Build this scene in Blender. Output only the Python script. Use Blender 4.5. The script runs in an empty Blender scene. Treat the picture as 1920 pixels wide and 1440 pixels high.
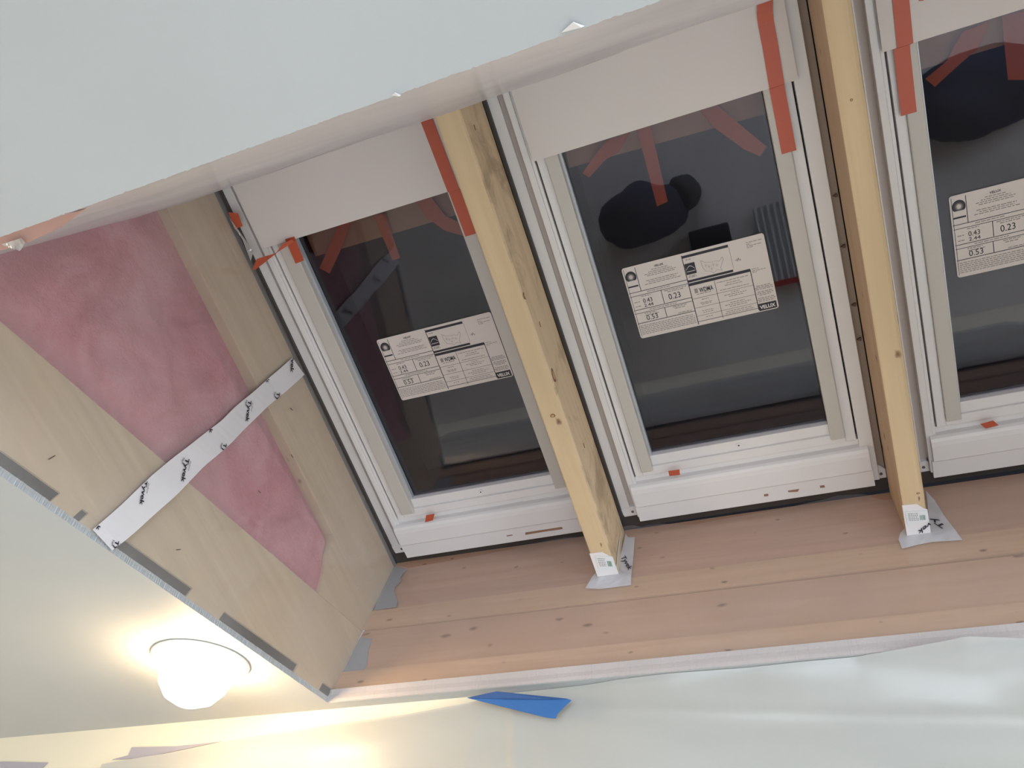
import bpy, bmesh, math, random
from mathutils import Vector, Matrix, noise

# ------------------------------------------------------------------ camera, world, exposure, large lights
SC = bpy.context.scene
COL = SC.collection
CEIL = 2.44                       # ceiling height
CAMZ = CEIL - 0.5827
PITCH = math.radians(21.9)        # roof slope against the flat ceiling
cP, sP = math.cos(PITCH), math.sin(PITCH)
ROOFROT = Matrix(((1, 0, 0), (0, cP, sP), (0, -sP, cP)))     # columns: along the row, down the slope, roof normal
EYE = Vector((0, 0, CAMZ))
def rp(x, s, n):                  # roof-frame point -> world
    return EYE + ROOFROT @ Vector((x, s, n))

cam = bpy.data.cameras.new('camera')
cam.sensor_width = 36.0
cam.lens = 36.0 * 1488.73 / 1920.0
cam.clip_start = 0.02
cam_ob = bpy.data.objects.new('camera', cam)
COL.objects.link(cam_ob)
Rm = Matrix(((0.92814629, -0.20304753, -0.31195538),
             (0.31812537, 0.86784176, 0.38163716),
             (0.19323742, -0.45345604, 0.87007869)))
flip = Matrix(((1, 0, 0), (0, -1, 0), (0, 0, -1)))
cam_ob.matrix_world = Matrix.Translation(EYE) @ (ROOFROT @ Rm @ flip).to_4x4()
SC.camera = cam_ob

SC.view_settings.view_transform = 'Standard'
SC.view_settings.look = 'None'
SC.view_settings.gamma = 1.0
SC.view_settings.use_curve_mapping = False
SC.view_settings.exposure = 0.16

world = bpy.data.worlds.new('world')
SC.world = world
world.use_nodes = True
wn = world.node_tree
wn.nodes['Background'].inputs['Color'].default_value = (0.55, 0.68, 0.9, 1)
wn.nodes['Background'].inputs['Strength'].default_value = 0.6

def area(name, loc, target, sx, sy, power, color, spread=math.pi):
    l = bpy.data.lights.new(name, 'AREA')
    l.shape = 'RECTANGLE'; l.size = sx; l.size_y = sy
    l.energy = power; l.color = color; l.spread = spread
    o = bpy.data.objects.new(name, l); COL.objects.link(o)
    o.location = loc
    o.rotation_euler = (Vector(target) - Vector(loc)).to_track_quat('-Z', 'Y').to_euler()
    return o
# daylight through the room's two big windows behind and right of the camera
area('daylight_back', (0.3, -2.55, 1.35), (-0.2, 0.7, 0.0), 2.2, 1.7, 78, (0.78, 0.89, 1.0), math.radians(110))
area('daylight_right', (2.75, -0.4, 1.35), (0, 0.8, 0.0), 1.6, 1.4, 52, (0.80, 0.9, 1.0), math.radians(120))
# added unseen warm lights: one low left aimed up, one overhead right
area('unseen_warm_light', (-2.7, 0.5, 1.3), (-1.2, 0.9, 2.5), 0.3, 0.3, 6, (1.0, 0.72, 0.42))
area('unseen_warm_light', (1.9, 0.6, 2.38), (1.9, 0.6, 0), 0.16, 0.16, 8, (1.0, 0.78, 0.52))
BULB = 52.0
BULB_COL = (1.0, 0.72, 0.40)
SCRAP = [(-0.7974, 0.0061, 0.74), (-0.7271, 0.0101, 0.74), (-0.6618, 0.0164, 0.74), (-0.7074, 0.0262, 0.74), (-0.7539, 0.0297, 0.74), (-0.8134, 0.0263, 0.74)]
FOIL = [(-0.777, 0.0217, 0.735), (-0.7474, 0.0223, 0.735), (-0.7456, 0.0285, 0.735), (-0.7582, 0.0346, 0.735), (-0.768, 0.0281, 0.735)]
STAPLES = [((-1.0, 0.3191, 0.819), (-1.0, 0.3204, 0.8313), 'staple at the far left, above the shims'), ((-1.0, 0.574, 0.9293), (-1.0, 0.5795, 0.9375), 'staple just below the white printed tape'), ((-1.0, 0.6294, 1.3198), (-1.0, 0.6386, 1.3213), 'staple right of the white printed tape'), ((-1.0, 0.6244, 1.1765), (-1.0, 0.6313, 1.179), 'tiny staple in the pink insulation area'), ((-1.0, 0.5534, 1.3912), (-1.0, 0.5608, 1.3947), 'staple near the right end of the printed tape')]
FLAKES = [([(-0.0957, 0.2448, 0.5827), (-0.0847, 0.2389, 0.5827), (-0.0804, 0.2445, 0.5827), (-0.0785, 0.2461, 0.5827)], 'larger loose white flake at the ceiling edge above the middle skylight'), ([(-0.2378, 0.2462, 0.5827), (-0.2329, 0.2432, 0.5827), (-0.2312, 0.2471, 0.5827), (-0.231, 0.2486, 0.5827)], 'small loose white flake at the ceiling edge above the left rafter')]
POLY = {'b1a': [(-0.8004, 0.2343, 1.545), (-0.7687, 0.2337, 1.545), (-0.8018, 0.2714, 1.545), (-0.8639, 0.3266, 1.545), (-0.8815, 0.3092, 1.545)],
 'b1b': [(-0.7144, 0.2361, 1.545), (-0.6873, 0.2379, 1.545), (-0.6907, 0.2841, 1.545), (-0.6937, 0.3364, 1.545), (-0.7117, 0.3364, 1.545), (-0.7124, 0.2961, 1.545)],
 'b1c': [(-0.6156, 0.233, 1.545), (-0.5792, 0.2333, 1.545), (-0.5643, 0.2786, 1.545), (-0.5343, 0.3044, 1.545), (-0.5431, 0.3276, 1.545), (-0.5757, 0.308, 1.545), (-0.604, 0.2709, 1.545)],
 'b2a': [(-0.2053, 0.229, 1.545), (-0.1618, 0.2281, 1.545), (-0.1922, 0.2566, 1.545), (-0.2203, 0.2637, 1.545), (-0.259, 0.287, 1.545), (-0.2696, 0.2754, 1.545), (-0.2414, 0.2522, 1.545)],
 'b2b': [(-0.1492, 0.2269, 1.545), (-0.1235, 0.2288, 1.545), (-0.1271, 0.3735, 1.545), (-0.1488, 0.3769, 1.545)],
 'b2c': [(-0.0325, 0.2274, 1.545), (-0.001, 0.2285, 1.545), (0.0356, 0.2805, 1.545), (0.0676, 0.3247, 1.545), (0.0527, 0.3381, 1.545), (0.0281, 0.3177, 1.545), (-0.0139, 0.2654, 1.545)],
 'b3a': [(0.3989, 0.2322, 1.545), (0.4386, 0.2285, 1.545), (0.4199, 0.2646, 1.545), (0.3904, 0.2811, 1.545), (0.3494, 0.3061, 1.545), (0.3363, 0.2885, 1.545), (0.3711, 0.2705, 1.545)],
 'b3b': [(0.4566, 0.2262, 1.545), (0.4924, 0.2298, 1.545), (0.4856, 0.3378, 1.545), (0.4586, 0.3292, 1.545)],
 'blue': [(-0.6827, 1.395, 0.5636), (-0.6387, 1.395, 0.5682), (-0.6203, 1.395, 0.5699), (-0.4779, 1.395, 0.545), (-0.4692, 1.395, 0.5413), (-0.4798, 1.395, 0.533), (-0.4956, 1.395, 0.5183),
          (-0.4986, 1.395, 0.5106), (-0.5147, 1.395, 0.5127), (-0.5723, 1.395, 0.5298), (-0.6394, 1.395, 0.5503)],
 'bluefold': [(-0.6812, 1.392, 0.5624), (-0.6373, 1.392, 0.5669), (-0.619, 1.392, 0.5686), (-0.4768, 1.392, 0.5438), (-0.5147, 1.392, 0.5451), (-0.5904, 1.392, 0.5517), (-0.6505, 1.392, 0.5585)],
 'brown1': [(-0.9364, 0.2959, 1.56), (-0.8471, 0.2823, 1.56), (-0.5309, 0.2843, 1.56)],
 'brown2': [(-0.2996, 0.2603, 1.56), (-0.2742, 0.2593, 1.56), (0.0718, 0.2699, 1.56)],
 'brown3': [(0.3246, 0.2748, 1.56), (0.395, 0.2753, 1.56), (0.4905, 0.2761, 1.56)],
 'bt1': [(-1.5372, 1.4365, 0.5346), (-1.4083, 1.4365, 0.5294), (-1.2854, 1.4365, 0.5323), (-1.4038, 1.4365, 0.519), (-1.5015, 1.4365, 0.5086), (-1.5832, 1.4365, 0.5106), (-1.5397, 1.4365, 0.5174)],
 'bt2': [(-1.9435, 1.4365, 0.5246), (-1.7806, 1.4365, 0.5138), (-1.8006, 1.4365, 0.4913), (-1.9209, 1.4365, 0.4909)],
 'bt3': [(-0.6935, 1.4365, 0.5959), (-0.6351, 1.4365, 0.5879), (-0.6574, 1.4365, 0.5813), (-0.6979, 1.4365, 0.5824)],
 'clear': [(-0.9944, 0.1396, 1.485), (-0.9933, 0.1671, 1.485), (-0.9755, 0.2224, 1.485), (-0.9929, 0.242, 1.485), (-0.988, 0.1948, 1.485)],
 'flare1': [(-0.4513, 1.079, 1.366), (-0.4624, 1.079, 1.3475), (-0.4736, 1.079, 1.3124), (-0.4407, 1.079, 1.3043), (-0.3944, 1.079, 1.304), (-0.3726, 1.079, 1.3045), (-0.3745, 1.079, 1.3337),
            (-0.4053, 1.079, 1.3633)],
 'flare2': [(0.1731, 1.079, 1.3725), (0.1591, 1.079, 1.3536), (0.1528, 1.079, 1.3364), (0.1532, 1.079, 1.3096), (0.1805, 1.079, 1.315), (0.2072, 1.079, 1.318), (0.2569, 1.079, 1.3128),
            (0.2542, 1.079, 1.3375), (0.247, 1.079, 1.3865), (0.2428, 1.079, 1.4411), (0.2351, 1.079, 1.4784), (0.2224, 1.079, 1.4059)],
 'ftop': [(-1.0021, 1.083, 1.4948), (-0.953, 1.083, 1.4767), (-0.8359, 1.083, 1.4815), (-0.695, 1.083, 1.4884), (-0.6421, 1.083, 1.5013), (-0.5474, 1.083, 1.5045), (-0.496, 1.083, 1.4968),
          (-0.3853, 1.083, 1.5175), (-0.3654, 1.083, 1.5025), (-0.3341, 1.083, 1.5051), (-0.2422, 1.083, 1.4828), (-0.1248, 1.083, 1.4871), (-0.0449, 1.083, 1.4921), (0.0225, 1.083, 1.4999),
          (0.0672, 1.083, 1.5075), (0.1095, 1.083, 1.5037), (0.16, 1.083, 1.4667), (0.1879, 1.083, 1.4781), (0.2511, 1.083, 1.4892), (0.3395, 1.083, 1.4886), (0.4159, 1.083, 1.4888)],
 'lamp': [(-1.1394, 1.0591, 0.5827), (-1.0226, 1.0878, 0.5827), (-1.0832, 1.0729, 0.5827), (-1.2967, 1.1877, 0.5827)],
 'long_bot': [(-1.0, 0.4899, 0.8236), (-1.0, 0.4942, 0.8531), (-1.0, 0.4973, 0.8894), (-1.0, 0.4995, 0.9371), (-1.0, 0.5023, 0.9873), (-1.0, 0.5028, 1.0338), (-1.0, 0.5026, 1.0821),
              (-1.0, 0.509, 1.1691), (-1.0, 0.5089, 1.226), (-1.0, 0.51, 1.3139), (-1.0, 0.5163, 1.3851), (-1.0, 0.5218, 1.4934)],
 'long_top': [(-1.0, 0.4437, 0.8154), (-1.0, 0.4469, 0.8886), (-1.0, 0.4452, 0.965), (-1.0, 0.4484, 1.0153), (-1.0, 0.4536, 1.0852), (-1.0, 0.4612, 1.1719), (-1.0, 0.4605, 1.2233),
              (-1.0, 0.4644, 1.2982), (-1.0, 0.4691, 1.4305), (-1.0, 0.4711, 1.4796)],
 'patch1': [(-1.0303, 1.0865, 1.5027), (-0.9632, 1.0865, 1.4764), (-0.9704, 1.0865, 1.4609), (-0.9715, 1.0865, 1.4465), (-0.9643, 1.0865, 1.4348), (-0.9748, 1.0865, 1.4124), (-0.9702, 1.0865, 1.3956),
            (-0.947, 1.0865, 1.3565), (-0.9429, 1.0865, 1.3369), (-1.0014, 1.0865, 1.3371), (-1.0068, 1.0865, 1.3666), (-1.037, 1.0865, 1.4484), (-1.0224, 1.0865, 1.4562)],
 'patch2': [(-1.0186, 1.0865, 1.2544), (-0.973, 1.0865, 1.2428), (-0.9685, 1.0865, 1.21), (-0.9537, 1.0865, 1.1595), (-0.9602, 1.0865, 1.1415), (-1.0129, 1.0865, 1.1414), (-1.0095, 1.0865, 1.1988),
            (-1.0217, 1.0865, 1.2341)],
 'plug0': [(0.1633, 0.436, 1.5)],
 'plug1': [(0.1622, 0.5339, 1.5)],
 'plug2': [(0.1634, 0.6533, 1.5)],
 'plug3': [(0.1625, 0.7269, 1.5)],
 'res1': [(-0.6316, 1.036, 1.4925), (-0.5841, 1.0352, 1.4925), (-0.542, 1.0367, 1.4925), (-0.541, 1.0463, 1.4925), (-0.5875, 1.0457, 1.4925), (-0.6351, 1.0466, 1.4925)],
 'res1b': [(-0.6794, 1.0354, 1.4925), (-0.668, 1.0342, 1.4925), (-0.6667, 1.0425, 1.4925), (-0.682, 1.0429, 1.4925)],
 'res2': [(-0.0784, 1.034, 1.4925), (-0.0695, 1.0344, 1.4925), (-0.07, 1.0428, 1.4925), (-0.0789, 1.0425, 1.4925)],
 'res2b': [(-0.0286, 1.0354, 1.4925), (-0.0045, 1.036, 1.4925), (-0.0091, 1.0435, 1.4925), (-0.0285, 1.041, 1.4925)],
 'res2c': [(0.0368, 1.0359, 1.4925), (0.0453, 1.0362, 1.4925), (0.0463, 1.0433, 1.4925), (0.0367, 1.0428, 1.4925)],
 'scrap': [(-0.9938, 0.133, 1.49), (-0.9738, 0.141, 1.49), (-0.9766, 0.1685, 1.49), (-0.9978, 0.1697, 1.49)],
 'shL': [(-1.5429, 1.43, 0.5043), (-1.3965, 1.43, 0.5144), (-1.2783, 1.43, 0.5265), (-1.1641, 1.43, 0.5382), (-1.007, 1.43, 0.5464), (-0.8335, 1.43, 0.5546), (-0.6934, 1.43, 0.5672)],
 'shR': [(-0.6057, 1.4348, 0.5817), (-0.5168, 1.4324, 0.5817), (-0.4514, 1.4282, 0.5817), (-0.386, 1.4168, 0.5817), (-0.2946, 1.4099, 0.5817), (-0.1538, 1.4157, 0.5817), (-0.0632, 1.4111, 0.5817),
         (0.023, 1.4112, 0.5817), (0.1064, 1.3941, 0.5817), (0.1698, 1.3783, 0.5817), (0.1943, 1.3702, 0.5817), (0.2387, 1.3852, 0.5817), (0.292, 1.4043, 0.5817)],
 'side1': [(-0.4005, 1.0572, 1.4631), (-0.4005, 1.0516, 1.3974), (-0.4005, 1.0548, 1.3462), (-0.4005, 1.0611, 1.3379)],
 'side1b': [(-0.4073, 1.079, 1.3605), (-0.3745, 1.079, 1.3337), (-0.3734, 1.079, 1.4022), (-0.3747, 1.079, 1.4656), (-0.3911, 1.079, 1.4694), (-0.3966, 1.079, 1.4831)],
 'tab1': [(-0.8546, 0.9404, 1.484), (-0.8315, 0.94, 1.484), (-0.8426, 0.9571, 1.484), (-0.8651, 0.9593, 1.484)],
 'tab2': [(-0.2619, 0.9322, 1.484), (-0.2376, 0.933, 1.484), (-0.2397, 0.9466, 1.484), (-0.2626, 0.9448, 1.484)],
 'tab3': [(0.3477, 0.9464, 1.484), (0.3702, 0.9428, 1.484), (0.3785, 0.9556, 1.484), (0.3561, 0.958, 1.484)],
 'tag1': [(-0.4387, 1.0216, 1.3425), (-0.3996, 1.0297, 1.3425), (-0.3984, 1.0482, 1.3425), (-0.3992, 1.0625, 1.3425), (-0.4408, 1.0622, 1.3425)],
 'tag2': [(0.1699, 1.0211, 1.3425), (0.212, 1.0251, 1.3425), (0.2151, 1.0367, 1.3425), (0.2143, 1.0518, 1.3425), (0.1696, 1.0531, 1.3425)],
 'twist': [(-0.99, 0.2577, 1.475), (-0.9691, 0.239, 1.475), (-0.9205, 0.2389, 1.475), (-0.8974, 0.225, 1.475), (-0.8764, 0.2226, 1.475), (-0.8761, 0.2297, 1.475), (-0.9148, 0.2381, 1.475),
           (-0.9828, 0.2597, 1.475)],
 'white1': [(-0.4433, 1.0149, 1.3432), (-0.4104, 1.0154, 1.3432), (-0.4109, 1.0244, 1.3432), (-0.3974, 1.0293, 1.3432), (-0.4001, 1.0656, 1.3432), (-0.4445, 1.0635, 1.3432)],
 'white2': [(0.1692, 1.0063, 1.3432), (0.2072, 1.0078, 1.3432), (0.2106, 1.0235, 1.3432), (0.2134, 1.0546, 1.3432), (0.1691, 1.0583, 1.3432)]}
TEXTS = {'foot1': [(-0.40078, 1.077, 1.39561), (0.02052, 0.0, -0.046), (0.00878, 0.0, 0.00679)],
 'foot1b': [(-0.44058, 1.11125, 1.3415), (-0.01742, -4e-05, -0.0), (-0.00158, 0.00875, -0.0)],
 'foot2': [(0.21167, 1.05253, 1.3425), (-0.02385, 0.01824, 0.0), (0.00355, 0.0087, 0.0)],
 'foot2b': [(0.24003, 1.077, 1.35846), (-0.01733, 0.0, 0.03314), (-0.00641, 0.0, -0.00979)],
 'tape0': [(-0.9985, 0.44135, 0.94292), (-0.0, 0.02547, -0.03312), (-0.0, 0.00715, 0.00783)],
 'tape1': [(-0.9985, 0.46471, 1.04729), (-0.0, 0.02544, -0.0373), (0.0, 0.00802, 0.00908)],
 'tape2': [(-0.9985, 0.46939, 1.27183), (0.0, 0.02893, -0.03763), (0.0, 0.0073, 0.01105)],
 'tape3': [(-0.9985, 0.45584, 1.48639), (-0.0, 0.03616, -0.04278), (-0.0, 0.00763, 0.01468)],
 'tape4': [(-0.9985, 0.4316, 1.15604), (-0.0, 0.03039, -0.02682), (0.0, 0.00577, 0.01017)],
 'tape5': [(-0.9985, 0.43658, 1.37788), (0.0, 0.03261, -0.0287), (0.0, 0.00642, 0.01354)],
 'tape6': [(-0.9985, 0.50172, 1.36762), (-0.0, 0.02983, -0.03541), (0.0, 0.0077, 0.0129)],
 'tape7': [(-0.9985, 0.49662, 1.14928), (0.0, 0.02648, -0.03186), (0.0, 0.00696, 0.0096)],
 'tape8': [(-0.9985, 0.48135, 0.83643), (0.0, 0.0217, -0.02832), (0.0, 0.00706, 0.00656)],
 'tape9': [(-0.9985, 0.42415, 0.84508), (0.0, 0.02269, -0.02747), (0.0, 0.00649, 0.00665)]}
# ------------------------------------------------------------------ helpers
random.seed(7)
class MB:
    """collects geometry for one mesh; coordinates in the frame of its thing"""
    def __init__(s): s.v = []; s.f = []; s.m = []
    def add(s, vs, fs, mi=0):
        b = len(s.v); s.v += [tuple(p) for p in vs]
        for f in fs: s.f.append([b + i for i in f]); s.m.append(mi)
        return s
    def box(s, x0, x1, y0, y1, z0, z1, bev=0.0, mi=0):
        if bev > 0:
            bm = bmesh.new()
            bmesh.ops.create_cube(bm, size=1.0)
            for v in bm.verts:
                v.co = Vector(((x0+x1)/2 + v.co.x*(x1-x0), (y0+y1)/2 + v.co.y*(y1-y0), (z0+z1)/2 + v.co.z*(z1-z0)))
            bmesh.ops.bevel(bm, geom=bm.edges[:], offset=bev, segments=2, affect='EDGES', profile=0.5)
            bm.verts.index_update()
            s.add([v.co[:] for v in bm.verts], [[v.index for v in f.verts] for f in bm.faces], mi)
            bm.free(); return s
        vs = [(x0,y0,z0),(x1,y0,z0),(x1,y1,z0),(x0,y1,z0),(x0,y0,z1),(x1,y0,z1),(x1,y1,z1),(x0,y1,z1)]
        fs = [(0,3,2,1),(4,5,6,7),(0,1,5,4),(1,2,6,5),(2,3,7,6),(3,0,4,7)]
        return s.add(vs, fs, mi)
    def prism(s, pts, off, mi=0):
        """closed outline extruded by the vector off"""
        n = len(pts); o = Vector(off)
        vs = [tuple(p) for p in pts] + [tuple(Vector(p) + o) for p in pts]
        fs = [list(range(n)), list(range(2*n-1, n-1, -1))] + [[i, (i+1) % n, n + (i+1) % n, n + i] for i in range(n)]
        return s.add(vs, fs, mi)
    def ribbon(s, A, B, off, mi=0):
        """strip between two equally long rails, with thickness off"""
        n = len(A); o = Vector(off)
        vs = [tuple(p) for p in A] + [tuple(p) for p in B] + [tuple(Vector(p)+o) for p in A] + [tuple(Vector(p)+o) for p in B]
        fs = []
        for i in range(n-1):
            fs += [(i, i+1, n+i+1, n+i), (2*n+i, 3*n+i, 3*n+i+1, 2*n+i+1), (i, 2*n+i, 2*n+i+1, i+1), (n+i, n+i+1, 3*n+i+1, 3*n+i)]
        fs += [(0, n, 3*n, 2*n), (n-1, 3*n-1, 4*n-1, 2*n-1)]
        return s.add(vs, fs, mi)
    def lathe(s, prof, cx, cy, cz, seg=40, mi=0):
        """profile (radius, height) turned about the vertical axis"""
        vs = []; fs = []; k = len(prof)
        for i in range(seg):
            a = 2*math.pi*i/seg
            for r, h in prof: vs.append((cx + r*math.cos(a), cy + r*math.sin(a), cz + h))
        for i in range(seg):
            j = (i+1) % seg
            for t in range(k-1): fs.append((i*k+t, j*k+t, j*k+t+1, i*k+t+1))
        return s.add(vs, fs, mi)
    def grid(s, fn, nu, nv, mi=0):
        b = len(s.v)
        for j in range(nv+1):
            for i in range(nu+1): s.v.append(tuple(fn(i/nu, j/nv)))
        for j in range(nv):
            for i in range(nu):
                a = b + j*(nu+1) + i
                s.f.append([a, a+1, a+nu+2, a+nu+1]); s.m.append(mi)
        return s

def thing(name, label, cat, origin=(0,0,0), group=None, kind=None, frame='roof'):
    o = bpy.data.objects.new(name, None); COL.objects.link(o)
    o.empty_display_size = 0.05
    o['frame_origin'] = list(origin); o['frame'] = frame
    if frame == 'roof':
        o.matrix_world = Matrix.Translation(rp(*origin)) @ ROOFROT.to_4x4()
    else:
        o.location = origin
    tag(o, label, cat, group, kind)
    return o
def tag(o, label=None, cat=None, group=None, kind=None):
    if label: o['label'] = label
    if cat: o['category'] = cat
    if group: o['group'] = group
    if kind: o['kind'] = kind
    return o
def obj(name, mb, mats, parent=None, frame='roof', origin=None, smooth=False, label=None, root=None):
    """ONE mesh object; a child keeps the frame of its thing (root)"""
    if parent is not None:
        r = root or parent
        while r.parent is not None: r = r.parent
        org = Vector(r['frame_origin']); frame = r['frame']
    else:
        if origin is None:
            n = len(mb.v); origin = [sum(p[i] for p in mb.v)/n for i in range(3)]
        org = Vector(origin)
    me = bpy.data.meshes.new(name)
    me.from_pydata([tuple(Vector(p) - org) for p in mb.v], [], mb.f)
    if not isinstance(mats, (list, tuple)): mats = [mats]
    for m in mats: me.materials.append(m)
    for p, mi in zip(me.polygons, mb.m): p.material_index = mi; p.use_smooth = smooth
    me.validate(); me.update()
    bm = bmesh.new(); bm.from_mesh(me)
    bmesh.ops.recalc_face_normals(bm, faces=bm.faces[:]); bm.to_mesh(me); bm.free()
    o = bpy.data.objects.new(name, me); COL.objects.link(o)
    if parent is not None: o.parent = parent
    else:
        o['frame_origin'] = list(org); o['frame'] = frame
        if frame == 'roof': o.matrix_world = Matrix.Translation(rp(*org)) @ ROOFROT.to_4x4()
        else: o.location = org
    if label: o['label'] = label
    return o
def text_mesh(body, bold=0.0, shear=0.0):
    cu = bpy.data.curves.new('lettering', 'FONT')
    cu.body = body; cu.size = 1.0; cu.offset = bold; cu.shear = shear; cu.resolution_u = 3
    t = bpy.data.objects.new('lettering', cu); COL.objects.link(t)
    bpy.context.view_layer.update()
    dg = bpy.context.evaluated_depsgraph_get()
    me = t.evaluated_get(dg).to_mesh()
    vs = [v.co.copy() for v in me.vertices]; fs = [list(p.vertices) for p in me.polygons]
    t.evaluated_get(dg).to_mesh_clear()
    bpy.data.objects.remove(t); bpy.data.curves.remove(cu)
    x0 = min(v.x for v in vs); x1 = max(v.x for v in vs)
    return [((v.x-x0)/(x1-x0), v.y/0.7) for v in vs], fs, (x1-x0)/0.7
_tc = {}
def put_text(mb, body, O, ex, ey, bold=0.0, shear=0.0, clip=None, mi=0):
    """letters laid into a plane: O + u*ex + v*ey, u 0..1 over the word, v 0..1 over the capital height"""
    k = (body, bold, shear)
    if k not in _tc: _tc[k] = text_mesh(body, bold, shear)
    vs, fs, _ = _tc[k]
    O = Vector(O); ex = Vector(ex); ey = Vector(ey)
    P = [O + ex*u + ey*v for u, v in vs]
    if clip:
        bm = bmesh.new()
        bv = [bm.verts.new(p) for p in P]
        for f in fs:
            try: bm.faces.new([bv[i] for i in f])
            except ValueError: pass
        for co, no in clip:      # keep the side the normal points away from
            bmesh.ops.bisect_plane(bm, geom=bm.verts[:]+bm.edges[:]+bm.faces[:], plane_co=co, plane_no=no, clear_outer=True)
        bm.verts.index_update()
        P = [v.co.copy() for v in bm.verts]; fs = [[v.index for v in f.verts] for f in bm.faces]
        bm.free()
    mb.add([tuple(p) for p in P], fs, mi)

# ------------------------------------------------------------------ materials
def mat(name, color, rough=0.6, metal=0.0, spec=0.5):
    m = bpy.data.materials.new(name); m.use_nodes = True
    b = m.node_tree.nodes['Principled BSDF']
    b.inputs['Base Color'].default_value = (*color, 1); b.inputs['Roughness'].default_value = rough
    b.inputs['Metallic'].default_value = metal; b.inputs['Specular IOR Level'].default_value = spec
    return m
def nd(m, t, **kw):
    n = m.node_tree.nodes.new(t)
    for k, v in kw.items(): setattr(n, k, v)
    return n
def ln(m, a, b): m.node_tree.links.new(a, b)
def coords(m, scale=(1,1,1), rot=(0,0,0)):
    tc = nd(m, 'ShaderNodeTexCoord'); mp = nd(m, 'ShaderNodeMapping')
    mp.inputs['Scale'].default_value = scale; mp.inputs['Rotation'].default_value = rot
    ln(m, tc.outputs['Object'], mp.inputs['Vector']); return mp.outputs['Vector']
def noise_n(m, vec, scale, detail=4, rough=0.5, dist=0.0):
    n = nd(m, 'ShaderNodeTexNoise'); n.inputs['Scale'].default_value = scale
    n.inputs['Detail'].default_value = detail; n.inputs['Roughness'].default_value = rough
    n.inputs['Distortion'].default_value = dist
    ln(m, vec, n.inputs['Vector']); return n.outputs['Fac']
def ramp(m, fac, stops):
    r = nd(m, 'ShaderNodeValToRGB'); cr = r.color_ramp
    while len(cr.elements) < len(stops): cr.elements.new(0.5)
    for e, (p, c) in zip(cr.elements, stops): e.position = p; e.color = (*c, 1) if len(c) == 3 else c
    ln(m, fac, r.inputs['Fac']); return r.outputs['Color']
def mixc(m, a, b, fac, mode='MIX'):
    x = nd(m, 'ShaderNodeMix', data_type='RGBA', blend_type=mode)
    for s_, v in ((x.inputs[6], a), (x.inputs[7], b), (x.inputs[0], fac)):
        if hasattr(v, 'is_linked') or hasattr(v, 'links'): ln(m, v, s_)
        else: s_.default_value = v if not isinstance(v, tuple) or len(v) == 4 else (*v, 1)
    return x.outputs[2]
def bump(m, h, strength, dist, target=None):
    b = nd(m, 'ShaderNodeBump'); b.inputs['Strength'].default_value = strength; b.inputs['Distance'].default_value = dist
    ln(m, h, b.inputs['Height'])
    ln(m, b.outputs['Normal'], (target or m.node_tree.nodes['Principled BSDF']).inputs['Normal'])
def base(m): return m.node_tree.nodes['Principled BSDF'].inputs['Base Color']

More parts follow.
